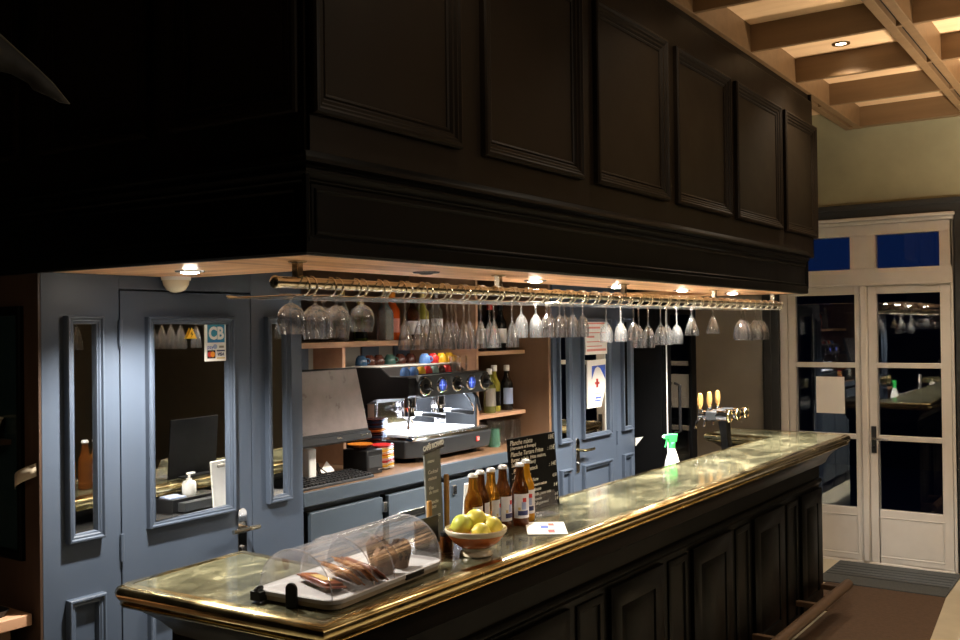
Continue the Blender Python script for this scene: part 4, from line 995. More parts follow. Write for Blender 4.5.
lb = MB(); lb.box((-0.272, 0.090, 0.004), (-0.245, 0.125, 0.028)); lb.tube([(-0.272, 0.107, 0.028), (-0.263, 0.107, 0.036), (-0.245, 0.107, 0.033)], 0.006, 8); lb.build('end_lug', 'bplastic', pc, bevel=0.003)
b = MB(); b.box((0.05, -TD / 2 - 0.003, 0.012), (0.135, -TD / 2 + 0.004, 0.027)); b.build('front_clasp', 'bplastic', pc, bevel=0.002)
# biscuits and muffins inside
G5 = 'wrapped biscuits in the pastry case'
bis = [(1.850, 1.785, 0.0, 'dark wrapped biscuit lying flat at the left of the pastry case', 'wrapred', 0.15),
       (1.890, 1.752, 0.004, 'brown gold wrapped biscuit leaning, second from left in the pastry case', 'wrap', 0.75),
       (1.930, 1.742, 0.006, 'striped orange brown wrapped biscuit leaning in the middle of the row', 'wrap', 0.80),
       (1.968, 1.740, 0.002, 'red and gold wrapped biscuit, rightmost beside the muffins', 'wrapred', 0.70)]
for x, y, dz, lab, mm, tilt in bis:
    t = thing('wrapped_biscuit', lab, 'biscuit', (x, y, BZ + 0.0225), 0, G5)
    rot = Matrix.Rotation(1.25, 4, 'Z') @ Matrix.Rotation(tilt, 4, 'X')
    b = MB(); lift = 0.010 + 0.024 * math.sin(tilt) + dz
    b.obox((0, 0, lift), (0.150, 0.054, 0.016), rot); b.build('wrapper', mm, t, bevel=0.006)
    c = V((0, 0, lift))
    for s_ in (-1, 1):
        e = MB(); e.obox(c + rot @ V((0.081 * s_, 0, 0)), (0.018, 0.054, 0.003), rot); e.build('crimped_end', mm, t)
    for s_ in (-1, 1):
        e = MB(); e.obox(c + rot @ V((0, 0, 0.0085 * s_)), (0.075, 0.030, 0.001), rot); e.build('wrapper_print', 'goldp' if mm == 'wrapred' else 'wrapred', t)
def muffin(x, y, s, top, label):
    t = thing('chocolate_muffin', label, 'muffin', (x, y, BZ + 0.0225), random.random() * 3, 'chocolate muffins in the pastry case')
    b = MB(); n = 32; lo_ = []; mid = []; hi = []
    for i in range(n):
        a = 2 * PI * i / n; pt = 1 + 0.05 * math.cos(a * 12)
        lo_.append((0.024 * s * pt * math.cos(a), 0.024 * s * pt * math.sin(a), 0)); mid.append((0.033 * s * pt * math.cos(a), 0.033 * s * pt * math.sin(a), 0.042 * s))
        k = abs(math.cos(a * 2)); hi.append((0.040 * s * math.cos(a), 0.040 * s * math.sin(a), (0.048 + 0.024 * k ** 2) * s))
    A, B_, D = ([b.bm.verts.new(p) for p in q] for q in (lo_, mid, hi))
    for P_, Q in ((A, B_), (B_, D)):
        for i in range(n):
            j = (i + 1) % n; b.bm.faces.new((P_[i], P_[j], Q[j], Q[i]))
    b.bm.faces.new(A[::-1])
    b.build('paper_case', 'tulip', t, solid=0.001)
    d = MB(); d.lathe([(0.031 * s, 0.030 * s), (0.037 * s, 0.054 * s), (0.036 * s, 0.070 * s), (0.027 * s, 0.084 * s), (0.012 * s, 0.091 * s), (0, 0.092 * s)], seg=26)
    for v in d.bm.verts:
        v.co += V((random.uniform(-1, 1), random.uniform(-1, 1), random.uniform(-1, 1))) * 0.003 * s
    d.build('muffin_top', top, t, angle=80)
    c = MB()
    for i in range(6):
        a = i * 1.05; c.obox((0.018 * s * math.cos(a), 0.018 * s * math.sin(a), 0.087 * s), (0.011, 0.010, 0.009), Matrix.Rotation(a, 4, 'Z') @ Matrix.Rotation(0.5, 4, 'X'))
    c.build('chocolate_chunks', 'muffin', t, bevel=0.002)
muffin(2.035, 1.722, 0.84, 'muffin_light', 'left front muffin with a light brown top in the pastry case')
muffin(2.115, 1.735, 0.84, 'muffin', 'right front dark chocolate muffin in brown paper in the pastry case')
muffin(2.105, 1.812, 0.84, 'muffin', 'dark chocolate muffin standing behind the other two in the pastry case')

# black card, slate sign with posts, small pot
t = thing('card_holder', 'plain black menu card standing behind the pastry case', 'card', (2.335, 1.812, BZ), math.radians(4))
MB().obox((0, 0, 0.058), (0.125, 0.006, 0.116)).build('card_board', 'bplastic', t, bevel=0.001)
MB().obox((0, 0.02, 0.002), (0.11, 0.045, 0.004)).build('card_foot', 'bplastic', t, bevel=0.001)
sg = thing('slate_sign', 'tall narrow grey slate menu between honey wood posts behind the fruit bowl', 'sign', (2.46, 1.87, BZ), math.radians(0))
b = MB(); b.hexa([(-0.040, 0.0, 0.008), (0.042, 0.0, 0.008), (0.042, 0.007, 0.008), (-0.040, 0.007, 0.008)], [(-0.040, 0.012, 0.296), (0.042, 0.012, 0.306), (0.042, 0.019, 0.306), (-0.040, 0.019, 0.296)])
b.build('slate_board', 'greychalk', sg, bevel=0.001)
b = MB(); b.hexa([(-0.044, 0.010, 0.294), (0.062, 0.010, 0.309), (0.062, 0.020, 0.309), (-0.044, 0.020, 0.294)], [(-0.044, 0.010, 0.298), (0.062, 0.010, 0.313), (0.062, 0.020, 0.313), (-0.044, 0.020, 0.298)])
b.build('header_strip', 'steel', sg)
text('header_lettering', 'CAFÉS RICHARD', 0.021, (2.46 - 0.050, 1.879, BZ + 0.311), V((1, 0, 0.13)), V((-0.13, 0, 1)), 'ink', sg, offset=0.0012, sx=0.70)
for z, s_ in ((0.27, 'menu'), (0.235, 'Cocktail'), (0.215, 'maison'), (0.185, 'Vins'), (0.172, 'du mois'), (0.14, 'Planche'), (0.125, 'mixte'), (0.095, 'Desserts'), (0.078, 'maison'), (0.05, 'Cafés')):
    text('chalk_writing', s_, 0.017, (2.46 - 0.030, 1.8685 + 0.012 * z / 0.3 - 0.0005, BZ + z), V((1, 0, 0.12)), V((0, 0.04, 1)), 'ink', sg, shear=0.3, sx=0.85)
for x, h_ in ((-0.042, 0.150), (0.050, 0.222)):
    MB().lathe([(0, 0), (0.0085, 0), (0.0085, h_ - 0.004), (0.006, h_), (0, h_)], (x, -0.006, 0), 14).build('wood_post', 'goldwood', sg)
MB().box((-0.055, -0.025, 0.0), (0.062, 0.03, 0.012)).build('sign_base', 'goldwood', sg, bevel=0.002)
t = thing('small_pot', 'small dark brown glass pot beside the black card', 'pot', (2.425, 1.805, BZ))
MB().lathe([(0, 0), (0.018, 0), (0.019, 0.004), (0.019, 0.040), (0.017, 0.046), (0.0, 0.047)], seg=18).build('pot_body', 'brownglass', t)
MB().lathe([(0.0175, 0.046), (0.0185, 0.047), (0.0185, 0.058), (0, 0.059)], seg=18).build('pot_lid', 'bplastic', t)

# fruit bowl
fb_ = thing('fruit_bowl', 'orange and cream footed pottery bowl holding lemons on the bar', 'bowl', (2.431, 1.695, BZ))
fb_.scale = (0.95, 0.95, 0.98)
MB().lathe([(0, 0), (0.050, 0), (0.053, 0.003), (0.051, 0.010), (0.044, 0.016), (0.046, 0.024), (0.050, 0.026), (0.0, 0.026)], seg=36).build('bowl_foot', 'cream', fb_)
MB().lathe([(0.040, 0.024), (0.052, 0.027), (0.074, 0.042), (0.088, 0.058), (0.094, 0.068), (0.091, 0.0675), (0.070, 0.046), (0.040, 0.030), (0, 0.028)], seg=40).build('bowl_body', 'terracotta', fb_)
MB().lathe([(0.0935, 0.0665), (0.0985, 0.072), (0.1005, 0.082), (0.0985, 0.085), (0.0955, 0.082), (0.091, 0.068), (0.0935, 0.0665)], seg=40).build('bowl_rim', 'cream', fb_)
def lemon(x, y, z, r, col, rz, tip, label):
    t = thing('lemon', label, 'lemon', (2.431 + x, 1.695 + y, BZ + z), rz, 'lemons in the bowl')
    m_ = Matrix.Rotation(PI / 2 + tip, 4, 'Y')
    prof = [(0, -1.22), (0.10, -1.18), (0.16, -1.08), (0.34, -0.97)] + [(math.cos(a), math.sin(a)) for a in (math.radians(q) for q in range(-66, 67, 12))] + [(0.34, 0.97), (0.16, 1.10), (0, 1.14)]
    MB().lathe([(a * r, b_ * r) for a, b_ in prof], seg=24, m=m_).build('fruit_body', col, t, angle=80)
    MB().lathe([(0, 1.135 * r), (0.12 * r, 1.10 * r), (0.13 * r, 1.17 * r), (0, 1.19 * r)], seg=10, m=m_).build('fruit_stalk', 'stalk', t)
def lemon_at(a, b, z, *rest):
    lemon(0.95 * (0.566 * a + 0.824 * b), 0.95 * (-0.824 * a + 0.566 * b), z, *rest)
lemon_at(-0.044, -0.012, 0.092, 0.033, 'lime', -0.9, -0.2, 'green yellow lemon at the left with its dark stalk end showing')
lemon_at(0.000, 0.014, 0.102, 0.034, 'lemon', 2.4, -0.3, 'yellow lemon on top of the heap in the bowl')
lemon_at(0.052, 0.000, 0.084, 0.031, 'lemon', 2.6, -0.1, 'yellow lemon at the right of the bowl')
lemon_at(0.016, -0.052, 0.078, 0.028, 'lemon', 2.5, -0.15, 'yellow lemon low at the front of the bowl')
lemon_at(0.030, 0.058, 0.084, 0.029, 'lemon', 0.4, -0.1, 'yellow lemon at the back of the bowl beside the bottles')

# beer bottles
def beer(loc, rz, glassm, label, lab2='redp'):
    t = thing('beer_bottle', label, 'bottle', loc, rz, 'beer bottles on the bar')
    MB().lathe([(0, 0.003), (0.027, 0.0), (0.0300, 0.004), (0.0305, 0.010), (0.0305, 0.118), (0.0295, 0.128), (0.0250, 0.142), (0.0190, 0.156), (0.0158, 0.170), (0.0142, 0.196), (0.0135, 0.204), (0.0150, 0.206), (0.0150, 0.210), (0, 0.210)], seg=28).build('bottle_body', glassm, t, angle=50)
    MB().lathe([(0.0150, 0.2055), (0.0165, 0.2055), (0.0162, 0.209), (0.0152, 0.214), (0.0110, 0.2175), (0, 0.218)], seg=24).build('crown_cap', 'cap', t, angle=50)
    r = 0.0310
    def patch(a0, a1, z0, z1, m_, nm, rr=r):
        return MB().lathe([(rr, z0), (rr, z1)], seg=14, a0=math.radians(a0), a1=math.radians(a1)).build(nm, m_, t)
    patch(-178, -12, 0.028, 0.112, 'label', 'paper_label')
    patch(-150, -78, 0.038, 0.054, 'navy', 'label_band', r + 0.0004)
    patch(-118, -92, 0.084, 0.098, lab2, 'label_emblem', r + 0.0004)
    patch(-125, -95, 0.058, 0.084, 'lbluep', 'label_drawing', r + 0.0004)
    patch(-60, -28, 0.050, 0.104, 'lbluep', 'label_side_print', r + 0.0004)
    patch(-148, -132, 0.056, 0.066, 'goldp', 'label_gold_print', r + 0.0004)
BB = [((2.592, 1.817), 'amber', 'amber beer bottle, leftmost of the six on the bar'), ((2.664, 1.838), 'brownglass', 'brown beer bottle, second from the left on the bar'),
      ((2.725, 1.836), 'amber', 'olive amber beer bottle, third from the left on the bar'), ((2.804, 1.840), 'brownglass', 'dark brown beer bottle, fourth from the left on the bar'),
      ((2.880, 1.818), 'brownglass', 'dark beer bottle with white label turned to the front, fifth from left'), ((2.962, 1.844), 'orangeglass', 'pale orange beer bottle, rightmost of the six on the bar')]
for i, ((x, y), g_, lab) in enumerate(BB):
    beer((x, y, BZ), math.radians((30, 60, 35, 20, -12, -12)[i]), g_, lab)

# papers, acrylic holder, blackboard
t = tag(MB().obox((2.866, 1.705, BZ + 0.002), (0.200, 0.135, 0.003), Matrix.Rotation(math.radians(34), 4, 'Z')).build('leaflet_pad', 'paper'), 'white leaflet with coloured print lying flat on the bar', 'leaflet')
pr = MB(); m_ = Matrix.Rotation(math.radians(34), 4, "Z"); c0 = V((2.866, 1.705, BZ + 0.0038))
prints = {'redp': [(-0.055, -0.015, 0.05, 0.022), (0.055, -0.02, 0.04, 0.02)], 'bluep': [(0.015, 0.005, 0.05, 0.026)], 'lbluep': [(-0.005, -0.035, 0.07, 0.018), (0.05, 0.02, 0.05, 0.012)]}
for k_, rects in prints.items():
    b = MB()
    for x, y, w, d in rects: b.obox(c0 + m_ @ V((x, y, 0)), (w, d, 0.0004), m_)
    o = b.build('leaflet_print', k_, t)
t = thing('acrylic_holder', 'small clear acrylic card holder on the bar before the blackboard', 'card holder', (3.075, 1.83, BZ), math.radians(-20))
b = MB(); b.obox((0, 0, 0.045), (0.11, 0.003, 0.088), Matrix.Rotation(-0.35, 4, 'X')); b.build('holder_front', 'acrylic', t)
b = MB(); b.obox((0, 0.018, 0.002), (0.11, 0.07, 0.003)); b.build('holder_foot', 'acrylic', t)
mb = thing('chalk_menu', 'black menu board with white handwriting leaning at the back of the bar', 'menu board', (3.165, 1.925, BZ), math.radians(-2))
tl2 = Matrix.Rotation(math.radians(-4), 4, 'X')
MB().obox(tl2 @ V((0, 0, 0.140)), (0.322, 0.008, 0.280), tl2).build('board', 'chalk', mb, bevel=0.001)
b = MB(); b.box((-0.10, 0.0, 0.0), (0.10, 0.05, 0.008)); b.build('board_foot', 'bplastic', mb)
rows = [(0.262, 'Planche mixte', '18€', 0.026), (0.243, '(charcuterie et fromage)', '', 0.017), (0.220, 'Planche Tartare Frites', ': 15€', 0.024), (0.199, 'Burger, salade, frites maison,', '', 0.020), (0.181, 'Salade (croustillant)', '', 0.020),
        (0.157, '. Pavé de rumsteck', ': 14€', 0.022), (0.136, '. Assiette, maïs', '', 0.020), (0.112, '. Tarte', '4,50', 0.020), (0.092, '   dessert maison', '', 0.018), (0.074, '. Mousse', '5 €', 0.020), (0.055, '   Muffin, panna cotta', '', 0.018), (0.037, '. Brownie', '6 €', 0.018), (0.020, '   Café gourmand', '7 €', 0.018)]
rowm = tl2
uu = rowm @ X; vv = rowm @ Z
for z, a, p_, sz_ in rows:
    base = V((3.165, 1.925, BZ))
    for body_, xo, al in ((a, -0.153 if z > 0.13 else -0.02, 'LEFT'), (p_, 0.152, 'RIGHT')):
        if body_.strip():
            text('chalk_writing', body_.strip(' .') if z < 0.13 else body_, sz_ * (0.98 if z > 0.13 else 0.85), base + rowm @ V((xo, -0.0048, z)), uu, vv, 'ink', mb, align=al, shear=0.25, sx=1.05, offset=0.0002)

# beer tap tower behind the bar
tw = thing('beer_tap', 'three handled chrome and black beer tap tower behind the far end of the bar', 'beer tap', (5.66, 2.10, 0.97))
b = MB()
secs = [(0.0, 0.085, 0.060, 0.045), (0.06, 0.075, 0.052, 0.03), (0.16, 0.066, 0.046, 0.005), (0.27, 0.085, 0.05, -0.02), (0.30, 0.12, 0.05, -0.02)]
rings = [[b.bm.verts.new((sx_ * w + off, sy * d, z)) for sx_, sy in ((-0.5, -0.5), (0.5, -0.5), (0.5, 0.5), (-0.5, 0.5))] for z, w, d, off in [(z, w, d, o) for z, w, d, o in secs]]
for A, B_ in zip(rings, rings[1:]):
    for i in range(4):
        j = (i + 1) % 4; b.bm.faces.new((A[i], A[j], B_[j], B_[i]))
b.bm.faces.new(rings[0][::-1]); b.bm.faces.new(rings[-1]); b.build('tap_column', 'black_int', tw, bevel=0.006)
b = MB(); b.lathe([(0, 0), (0.07, 0), (0.07, 0.006), (0.05, 0.010), (0, 0.010)], (0.045, 0, 0)); b.build('tap_base', 'chrome', tw)
b = MB(); b.box((-0.185, -0.015, 0.270), (0.165, 0.055, 0.326)); b.build('tap_manifold', 'dplastic', tw, bevel=0.008)
for k, x in enumerate((-0.155, -0.010, 0.130)):
    c = MB(); c.cyl((x, -0.085, 0.298), (x, 0.07, 0.298), 0.030, seg=24); o = c.build('tap_barrel', 'chrome', tw)
    d = MB().lathe([(0.026, 0.002), (0.030, 0.006), (0.037, 0.005), (0.039, -0.004), (0.037, -0.010), (0.026, -0.010)], (x, -0.086, 0.298), 26, Matrix.Rotation(PI / 2, 4, 'X')); d.build('badge_ring', 'brass', o)
    d = MB().lathe([(0, 0.003), (0.027, 0.002), (0.027, -0.006), (0, -0.006)], (x, -0.086, 0.298), 26, Matrix.Rotation(PI / 2, 4, 'X')); d.build('badge_face', ('steel', 'dplastic', 'dplastic')[k], o)
    f_t = MB(); f_t.cyl((x, 0.07, 0.298), (x, 0.105, 0.300), 0.016); f_t.cyl((x, 0.095, 0.283), (x, 0.095, 0.335), 0.013); f_t.tube([(x, 0.098, 0.285), (x, 0.118, 0.262), (x - 0.004, 0.128, 0.215)], 0.0075, 10)
    o = f_t.build('faucet', 'chrome', tw)
    MB().lathe([(0, 0.0), (0.008, 0.0), (0.009, 0.012), (0.016, 0.030), (0.0175, 0.055), (0.014, 0.085), (0.0125, 0.092), (0.006, 0.097), (0, 0.098)], (x, 0.095, 0.332), 18).build('tap_handle', 'goldwood', o)
# wooden stand under the far return seen behind the taps
t = thing('spray_bottle', 'white spray bottle with bright green trigger behind the bar', 'spray bottle', (4.86, 2.10, 0.97), 2.6)
MB().lathe([(0, 0), (0.040, 0), (0.042, 0.006), (0.042, 0.07), (0.038, 0.105), (0.028, 0.140), (0.018, 0.168), (0.0145, 0.178), (0.0145, 0.19), (0, 0.19)], seg=24).build('bottle_body', 'frost', t)
MB().lathe([(0.0165, 0.178), (0.0170, 0.182), (0.0170, 0.205), (0.013, 0.210), (0, 0.210)], seg=20).build('screw_collar', 'greenp', t)
b = MB(); b.hexa([(-0.024, -0.011, 0.208), (0.020, -0.011, 0.208), (0.020, 0.011, 0.208), (-0.024, 0.011, 0.208)], [(-0.032, -0.010, 0.252), (0.026, -0.010, 0.256), (0.026, 0.010, 0.256), (-0.032, 0.010, 0.252)])
b.box((0.018, -0.009, 0.228), (0.052, 0.009, 0.252)); b.build('spray_head', 'greenp', t, bevel=0.004)
b = MB(); b.tube([(0.030, 0, 0.230), (0.036, 0, 0.205), (0.046, 0, 0.185)], [0.006, 0.0055, 0.004], 8); b.build('trigger', 'greenp', t)
b = MB(); b.cyl((0.052, 0, 0.242), (0.060, 0, 0.242), 0.008, 0.006, 12); b.build('nozzle', 'white', t)

# service worktop things, visible in the mirrors
t = thing('cash_drawer', 'black cash drawer on the service worktop, seen in the door mirror', 'cash drawer', (3.01, 2.055, 0.99))
MB().box((-0.145, -0.08, 0.0), (0.145, 0.05, 0.060)).build('drawer_case', 'bplastic', t, bevel=0.003)
MB().box((-0.115, 0.05, 0.006), (0.15, 0.095, 0.046)).build('drawer_front', 'dplastic', t, bevel=0.003)
t = thing('soap_dispenser', 'white pump soap bottle on the cash drawer, seen in the door mirror', 'soap bottle', (3.015, 2.055, 1.0505))
MB().lathe([(0, 0), (0.030, 0), (0.032, 0.006), (0.032, 0.050), (0.026, 0.062), (0.012, 0.068), (0.012, 0.076), (0, 0.076)], seg=20).build('bottle_body', 'white', t)
b = MB(); b.cyl((0, 0, 0.076), (0, 0, 0.094), 0.006); b.box((-0.010, -0.010, 0.092), (0.032, 0.010, 0.102)); b.build('pump', 'white', t, bevel=0.003)
t = thing('cutting_board', 'white cutting board leaning upright behind the bar, seen in the mirror', 'cutting board', (3.10, 2.175, 0.99))
m_ = Matrix.Rotation(0.08, 4, 'X')
MB().obox((0, 0, 0.108), (0.13, 0.010, 0.215), m_).build('board_slab', 'white', t, bevel=0.004)
MB().obox((0, -0.002, 0.190), (0.055, 0.012, 0.016), m_).build('grip_slot', 'stripe_a', t, bevel=0.005)
t = tag(MB().obox((2.925, 2.04, 1.0535), (0.085, 0.10, 0.006), Matrix.Rotation(0.2, 4, 'Z')).build('notepad', 'lbluep'), 'pale blue notepad on the cash drawer, seen in the mirror', 'notepad')

# ------------------------------------------------------------------ notices and stickers
t = thing('payment_sticker', 'white card payment sticker with blue logo on the left blue door', 'sticker', (2.388, YB - 0.006, 1.7740))
def rect(nm, x0, x1, z0, z1, y, m_, par): return box(nm, (x0, y - 0.0004, z0), (x1, y, z1), m_, par)
box('sticker_sheet', (2.334, YB - 0.0125, 1.6940), (2.430, YB - 0.0110, 1.8380), 'white', t)
yy = YB - 0.0126
M['cb'] = mat('blue_green_gradient_print', (0.02, 0.30, 0.28), 0.4, col2=(0.02, 0.10, 0.42), scale=6)
rect('logo_field', 2.344, 2.424, 1.7620, 1.8280, yy, 'cb', t)
text('logo_lettering', 'CB', 0.062, (2.384, yy - 0.0008, 1.7940), X, Z, 'paper', t, align='CENTER', offset=0.0026, sx=0.88)
text('logo_lettering', 'pay', 0.021, (2.343, yy - 0.0006, 1.7460), X, Z, 'bluep', t)
MB().lathe([(0, 0), (0.009, 0), (0.009, 0.001), (0, 0.001)], (2.379, yy, 1.7470), 18, Matrix.Rotation(PI / 2, 4, 'X')).build('logo_disc', 'lbluep', t, world=True)
rect('logo_field', 2.398, 2.420, 1.7420, 1.7500, yy, 'stripe_a', t)
rect('logo_field', 2.343, 2.380, 1.7040, 1.7340, yy, 'gap', t)
for x, m_, d_ in ((2.355, 'redp', 0.001), (2.367, 'orangep', 0.0016)):
    MB().lathe([(0, 0), (0.0105, 0), (0.0105, d_), (0, d_)], (x, yy, 1.7190), 20, Matrix.Rotation(PI / 2, 4, 'X')).build('logo_disc', m_, t, world=True)
text('logo_lettering', 'VISA', 0.016, (2.404, yy - 0.0006, 1.7180), X, Z, 'navy', t, align='CENTER', shear=0.2, offset=0.0006)
rect('logo_stripe', 2.386, 2.424, 1.7290, 1.7340, yy, 'navy', t); rect('logo_stripe', 2.386, 2.424, 1.7020, 1.7070, yy, 'goldp', t)
t = thing('warning_sticker', 'small orange triangular electric hazard sticker on the left blue door mirror', 'sticker', (2.267, YB - 0.0205, 1.795))
b = MB(); b.hexa([(2.245, YB - 0.0200, 1.778), (2.290, YB - 0.0200, 1.778), (2.2675, YB - 0.0200, 1.818)], [(2.245, YB - 0.0210, 1.778), (2.290, YB - 0.0210, 1.778), (2.2675, YB - 0.0210, 1.818)]); b.build('triangle', 'yellowp', t, world=True)
b = MB(); pts = [(2.270, 1.806), (2.262, 1.793), (2.268, 1.793), (2.264, 1.781), (2.274, 1.796), (2.268, 1.796)]
b.hexa([(x, YB - 0.0210, z) for x, z in pts], [(x, YB - 0.0215, z) for x, z in pts]); b.build('lightning_mark', 'gap', t, world=True)
t = thing('price_notice', 'white notice with red print high on the right blue door', 'notice', (5.39, YB - 0.0075, 1.74))
box('notice_sheet', (5.245, YB - 0.0080, 1.632), (5.530, YB - 0.0065, 1.850), 'paper', t)
b = MB()
for k in range(7): b.box((5.26, YB - 0.0085, 1.652 + 0.028 * k), (5.26 + (0.255, 0.20, 0.24, 0.10, 0.255, 0.18, 0.24)[k], YB - 0.0081, 1.652 + 0.028 * k + (0.014, 0.006, 0.006, 0.012, 0.006, 0.012, 0.010)[k]))
b.build('red_print', 'pinkp', t, world=True)
t = thing('club_poster', 'white poster with blue top and small red emblem on the right blue door', 'poster', (5.39, YB - 0.0075, 1.45))
b = MB(); ps = [(5.262, 1.302), (5.44, 1.302), (5.50, 1.42), (5.512, 1.60), (5.262, 1.595)]
b.hexa([(x, YB - 0.0065, z) for x, z in ps], [(x, YB - 0.0080, z) for x, z in ps]); b.build('poster_sheet', 'paper', t, world=True)
b = MB(); ps = [(5.318, 1.478), (5.345, 1.520), (5.365, 1.545), (5.395, 1.555), (5.430, 1.545), (5.465, 1.510), (5.500, 1.470), (5.502, 1.565), (5.320, 1.560)]
vs_ = [b.bm.verts.new((x, YB - 0.0083, z)) for x, z in ps]; f = b.bm.faces.new(vs_); f.normal_update(); bmesh.ops.triangulate(b.bm, faces=[f]); b.build('blue_header', 'bluep', t, world=True, solid=0.0004)
b = MB(); b.box((5.375, YB - 0.0085, 1.425), (5.402, YB - 0.0081, 1.480)); b.box((5.36, YB - 0.0085, 1.445), (5.42, YB - 0.0081, 1.460)); b.build('red_emblem', 'redp', t, world=True)
b = MB(); b.box((5.35, YB - 0.0085, 1.385), (5.46, YB - 0.0081, 1.389)); b.build('thin_line', 'stripe_a', t, world=True)
b = MB(); b.box((5.365, YB - 0.0085, 1.355), (5.44, YB - 0.0081, 1.367)); b.box((5.355, YB - 0.0085, 1.338), (5.435, YB - 0.0081, 1.348)); b.build('blue_lettering_lines', 'bluep', t, world=True)

# ------------------------------------------------------------------ glass door fridge at the end of the back wall
fg = thing('bottle_fridge', 'tall black fridge with a glass door right of the blue doors', 'fridge', (6.2, 2.9, 0))
b = MB()
b.box((5.95, 2.64, 0.0), (5.97, 3.20, 1.97)); b.box((6.44, 2.64, 0.0), (6.46, 3.20, 1.97)); b.box((5.97, 3.18, 0), (6.44, 3.20, 1.97)); b.box((5.97, 2.64, 1.90), (6.44, 3.18, 1.97)); b.box((5.97, 2.64, 0), (6.44, 3.18, 0.12))
b.build('fridge_body', 'black_int', fg, world=True, bevel=0.003)
b = MB(); b.box((5.95, 2.60, 0.10), (6.02, 2.638, 1.96)); b.box((6.375, 2.60, 0.10), (6.46, 2.638, 1.96)); b.box((6.02, 2.60, 1.88), (6.375, 2.638, 1.96)); b.box((6.02, 2.60, 0.10), (6.375, 2.638, 0.2))
dr = b.build('fridge_door', 'black_int', fg, world=True, bevel=0.004)
box('door_glass', (6.02, 2.612, 0.2), (6.375, 2.620, 1.88), 'pane', dr)
MB().tube([(6.075, 2.602, 1.42), (6.075, 2.565, 1.405), (6.075, 2.565, 1.10), (6.075, 2.602, 1.085)], 0.011, 10).build('door_handle', 'bplastic', dr, world=True)
box('edge_strip', (5.945, 2.597, 0.05), (5.9505, 2.603, 1.90), 'white', dr)
box('inner_lining', (5.972, 3.165, 0.12), (6.438, 3.18, 1.90), 'fridgein', fg)
b = MB()
for z in (0.55, 0.95, 1.30): b.box((5.972, 2.66, z), (6.438, 3.165, z + 0.008))
b.build('wire_shelf', 'steel', fg, world=True)
k_ = 0
for z in (0.958, 1.308):
    for i in range(4):
        k_ += 1
        bottle('beer_bottle', (6.07 + 0.098 * i, 2.86 + 0.03 * (i % 2), z), 0.25, 0.034, ('greenglass', 'greenbottle')[i % 2], '%s bottle inside the fridge on the %s shelf, %s from its left' % (('pale green', 'dark green')[i % 2], 'middle' if z < 1 else 'upper', ORD[i + 1]), 'goldp', (0.3, 0.8), group='green bottles in the fridge')
# grey door frame past the fridge
struct(box('trim_4', (6.465, 2.66, 0), (6.55, 2.74, 2.3), 'stripe_b', bevel=0.004))

# small pale bracket on the side of the fridge
t = tag(MB().hexa([(5.938, 2.828, 1.00), (5.945, 2.775, 1.065), (5.938, 2.828, 1.055)], [(5.9485, 2.828, 1.00), (5.9495, 2.775, 1.065), (5.9485, 2.828, 1.055)]).build('paper_tag', 'paper'), 'small white triangular tag on the black fridge side', 'tag')

# ------------------------------------------------------------------ left niche
t = thing('dark_window', 'dark framed glass panel on the brown wall at the left edge', 'glass panel', (1.70, 3.2, 1.13))
b = MB(); b.frame((1.697, 3.62, 1.09), -Y, Z, -X, 0.71, 0.80, [(0, 0), (0, 0.012), (0.006, 0.016), (0.022, 0.014), (0.028, 0.006), (0.028, 0.002)]); b.build('panel_frame', 'black', t, world=True)
box('dark_glass', (1.692, 2.94, 1.12), (1.6965, 3.59, 1.86), 'tealglass', t)
t = thing('paper_scrap', 'curled cream paper scrap sticking out from the dark brown wall', 'paper', (1.695, 2.88, 1.36))
b = MB(); pts = []
for i in range(7):
    u_k = i / 6; pts.append((1.694 - 0.035 * math.sin(u_k * PI * 0.8), 2.84 + 0.085 * u_k, 1.378 - 0.045 * u_k))
rows_ = [[b.bm.verts.new((p[0], p[1], p[2] + d)) for p in pts] for d in (0.024, -0.018)]
for i in range(6): b.bm.faces.new((rows_[0][i], rows_[0][i + 1], rows_[1][i + 1], rows_[1][i]))
b.build('curled_sheet', 'traytan', t, world=True, solid=0.001)
t = thing('side_console', 'light wooden console table at the bottom left corner', 'console', (1.40, 3.05, 0))
box('console_top', (1.10, 2.86, 0.898), (1.688, 3.30, 0.934), 'shelfwood', t, bevel=0.003)
box('console_body', (1.12, 2.90, 0.0), (1.64, 3.28, 0.898), 'sidewood', t)
t = thing('serving_tray', 'dark serving tray on the wooden console', 'tray', (1.50, 3.00, 0.934))
b = MB(); loops(b, [(0.26, 0.20, 0.02, 0.0), (0.29, 0.22, 0.03, 0.020), (0.285, 0.215, 0.028, 0.020), (0.255, 0.195, 0.02, 0.004)]); b.build('tray_body', 'bplastic', t)
b = MB(); b.obox((0.02, 0.0, 0.009), (0.18, 0.14, 0.008)); b.build('tray_mat', 'tulip', t)
t = thing('grey_pitcher', 'grey metal pitcher with flared rim on the tray', 'pitcher', (1.525, 3.03, 0.948))
MB().lathe([(0, 0), (0.045, 0), (0.048, 0.01), (0.046, 0.06), (0.052, 0.09), (0.060, 0.105), (0.058, 0.105), (0.050, 0.09), (0.044, 0.06), (0.044, 0.01), (0, 0.008)], seg=24).build('pitcher_body', 'stripe_b', t)
t = thing('wall_ledge', 'narrow dark ledge in front of the dark glass panel', 'ledge', (1.66, 3.15, 1.46))
box('ledge_board', (1.61, 2.975, 1.452), (1.691, 3.5, 1.468), 'brown_wall', t)
t = thing('cream_bowl', 'cream flared bowl on the dark ledge at the left edge', 'bowl', (1.645, 3.03, 1.4685))
MB().lathe([(0, 0), (0.028, 0), (0.030, 0.006), (0.027, 0.012), (0.032, 0.03), (0.040, 0.058), (0.047, 0.066), (0.045, 0.068), (0.038, 0.060), (0.028, 0.03), (0, 0.014)], seg=24).build('bowl_body', 'cream', t)
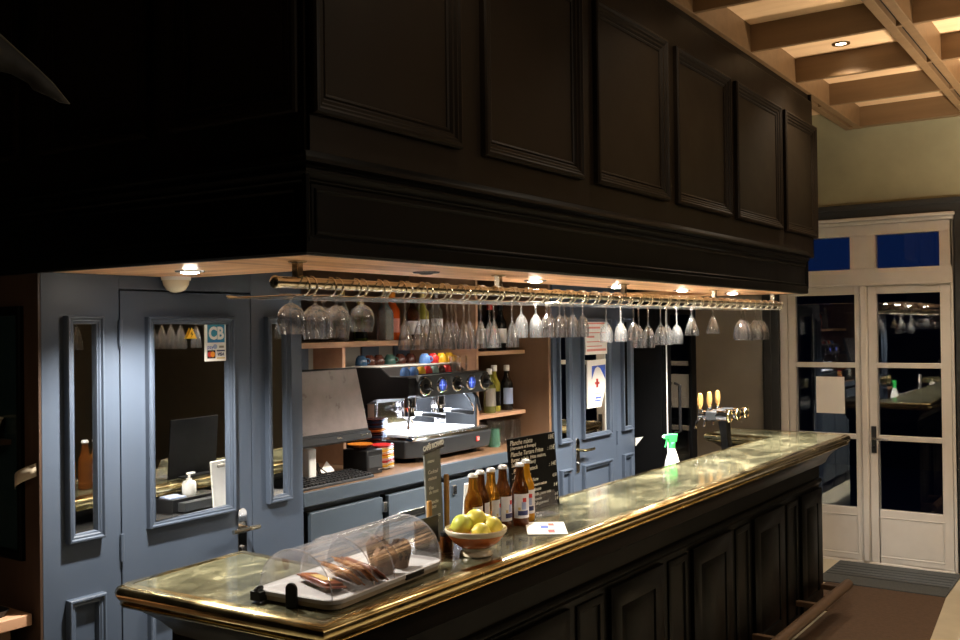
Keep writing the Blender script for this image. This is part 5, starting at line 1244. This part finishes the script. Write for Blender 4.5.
# unidentified dark shape at the upper left, built as a leaf tip
t = thing('hanging_shape', 'unidentified dark leaf shaped tip with a pale worn edge in the upper left corner', 'dried leaf', (0.95, 1.6, 2.25))
top = [(1.017, 2.214), (0.985, 2.243), (0.955, 2.268), (0.925, 2.293), (0.885, 2.322), (0.80, 2.372)]
low = [(1.017, 2.212), (0.999, 2.213), (0.975, 2.221), (0.952, 2.228), (0.945, 2.238), (0.935, 2.243), (0.918, 2.250), (0.890, 2.252), (0.80, 2.262)]
b = MB(); pl_ = top + low[::-1][:-1]
lo_ = [b.bm.verts.new((x, 1.600 + 0.01 * math.sin(30 * x), z)) for x, z in pl_]; f = b.bm.faces.new(lo_); f.normal_update(); bmesh.ops.triangulate(b.bm, faces=[f])
b.build('shape_blade', 'fabric_dark', t, world=True, solid=0.004)
MB().tube([(x, 1.597 + 0.01 * math.sin(30 * x), z) for x, z in top], [0.0012, 0.0016, 0.002, 0.002, 0.0025, 0.003], 6).build('shape_rib', 'edgepale', t, world=True)
# ------------------------------------------------------------------ light
for x, y, e in ((5.78, 1.42, 24), (3.9, 1.36, 8), (2.3, 1.36, 6), (4.6, 0.55, 8), (6.3, 0.35, 34), (5.6, -0.9, 14)):
    spot(x, y, 3.38, e * 3, (1.0, 0.84, 0.64), 120, 0.8, 0.05)
def added_uplight(x, y, z, e, col=(1.0, 0.83, 0.64), tgt=None):
    return spot(x, y, z, e, col, 150, 0.9, 0.10, tgt or (x, y, z + 1))
added_uplight(6.2, -0.2, 1.75, 380); added_uplight(4.4, -0.8, 1.75, 80)  # added unseen uplights that brighten the ceiling panels
spot(3.1, -1.3, 2.9, 60, (1.0, 0.86, 0.68), 120, 0.8, 0.25, (3.2, 1.9, 1.2))  # added fill spot without a fitting, for faces toward the customers
spot(-0.9, 1.6, 2.6, 34, (1.0, 0.78, 0.55), 46, 0.9, 0.2, (1.7, 3.05, 1.0))  # added spot without a fitting, lifts the dark left niche
w = bpy.data.worlds.new('night_sky'); bpy.context.scene.world = w; w.use_nodes = True
bg = w.node_tree.nodes['Background']; bg.inputs['Color'].default_value = (0.010, 0.035, 0.16, 1); bg.inputs['Strength'].default_value = 0.30
sc_ = bpy.context.scene
sc_.view_settings.view_transform = 'Standard'; sc_.view_settings.look = 'None'; sc_.view_settings.gamma = 1.0
sc_.view_settings.exposure = 0.22; sc_.view_settings.use_curve_mapping = False
cy = sc_.cycles
cy.use_denoising = True; cy.max_bounces = 14; cy.transmission_bounces = 12; cy.transparent_max_bounces = 16; cy.glossy_bounces = 6; cy.diffuse_bounces = 4
cy.sample_clamp_indirect = 20.0; cy.caustics_refractive = False; cy.caustics_reflective = True; cy.blur_glossy = 0.5
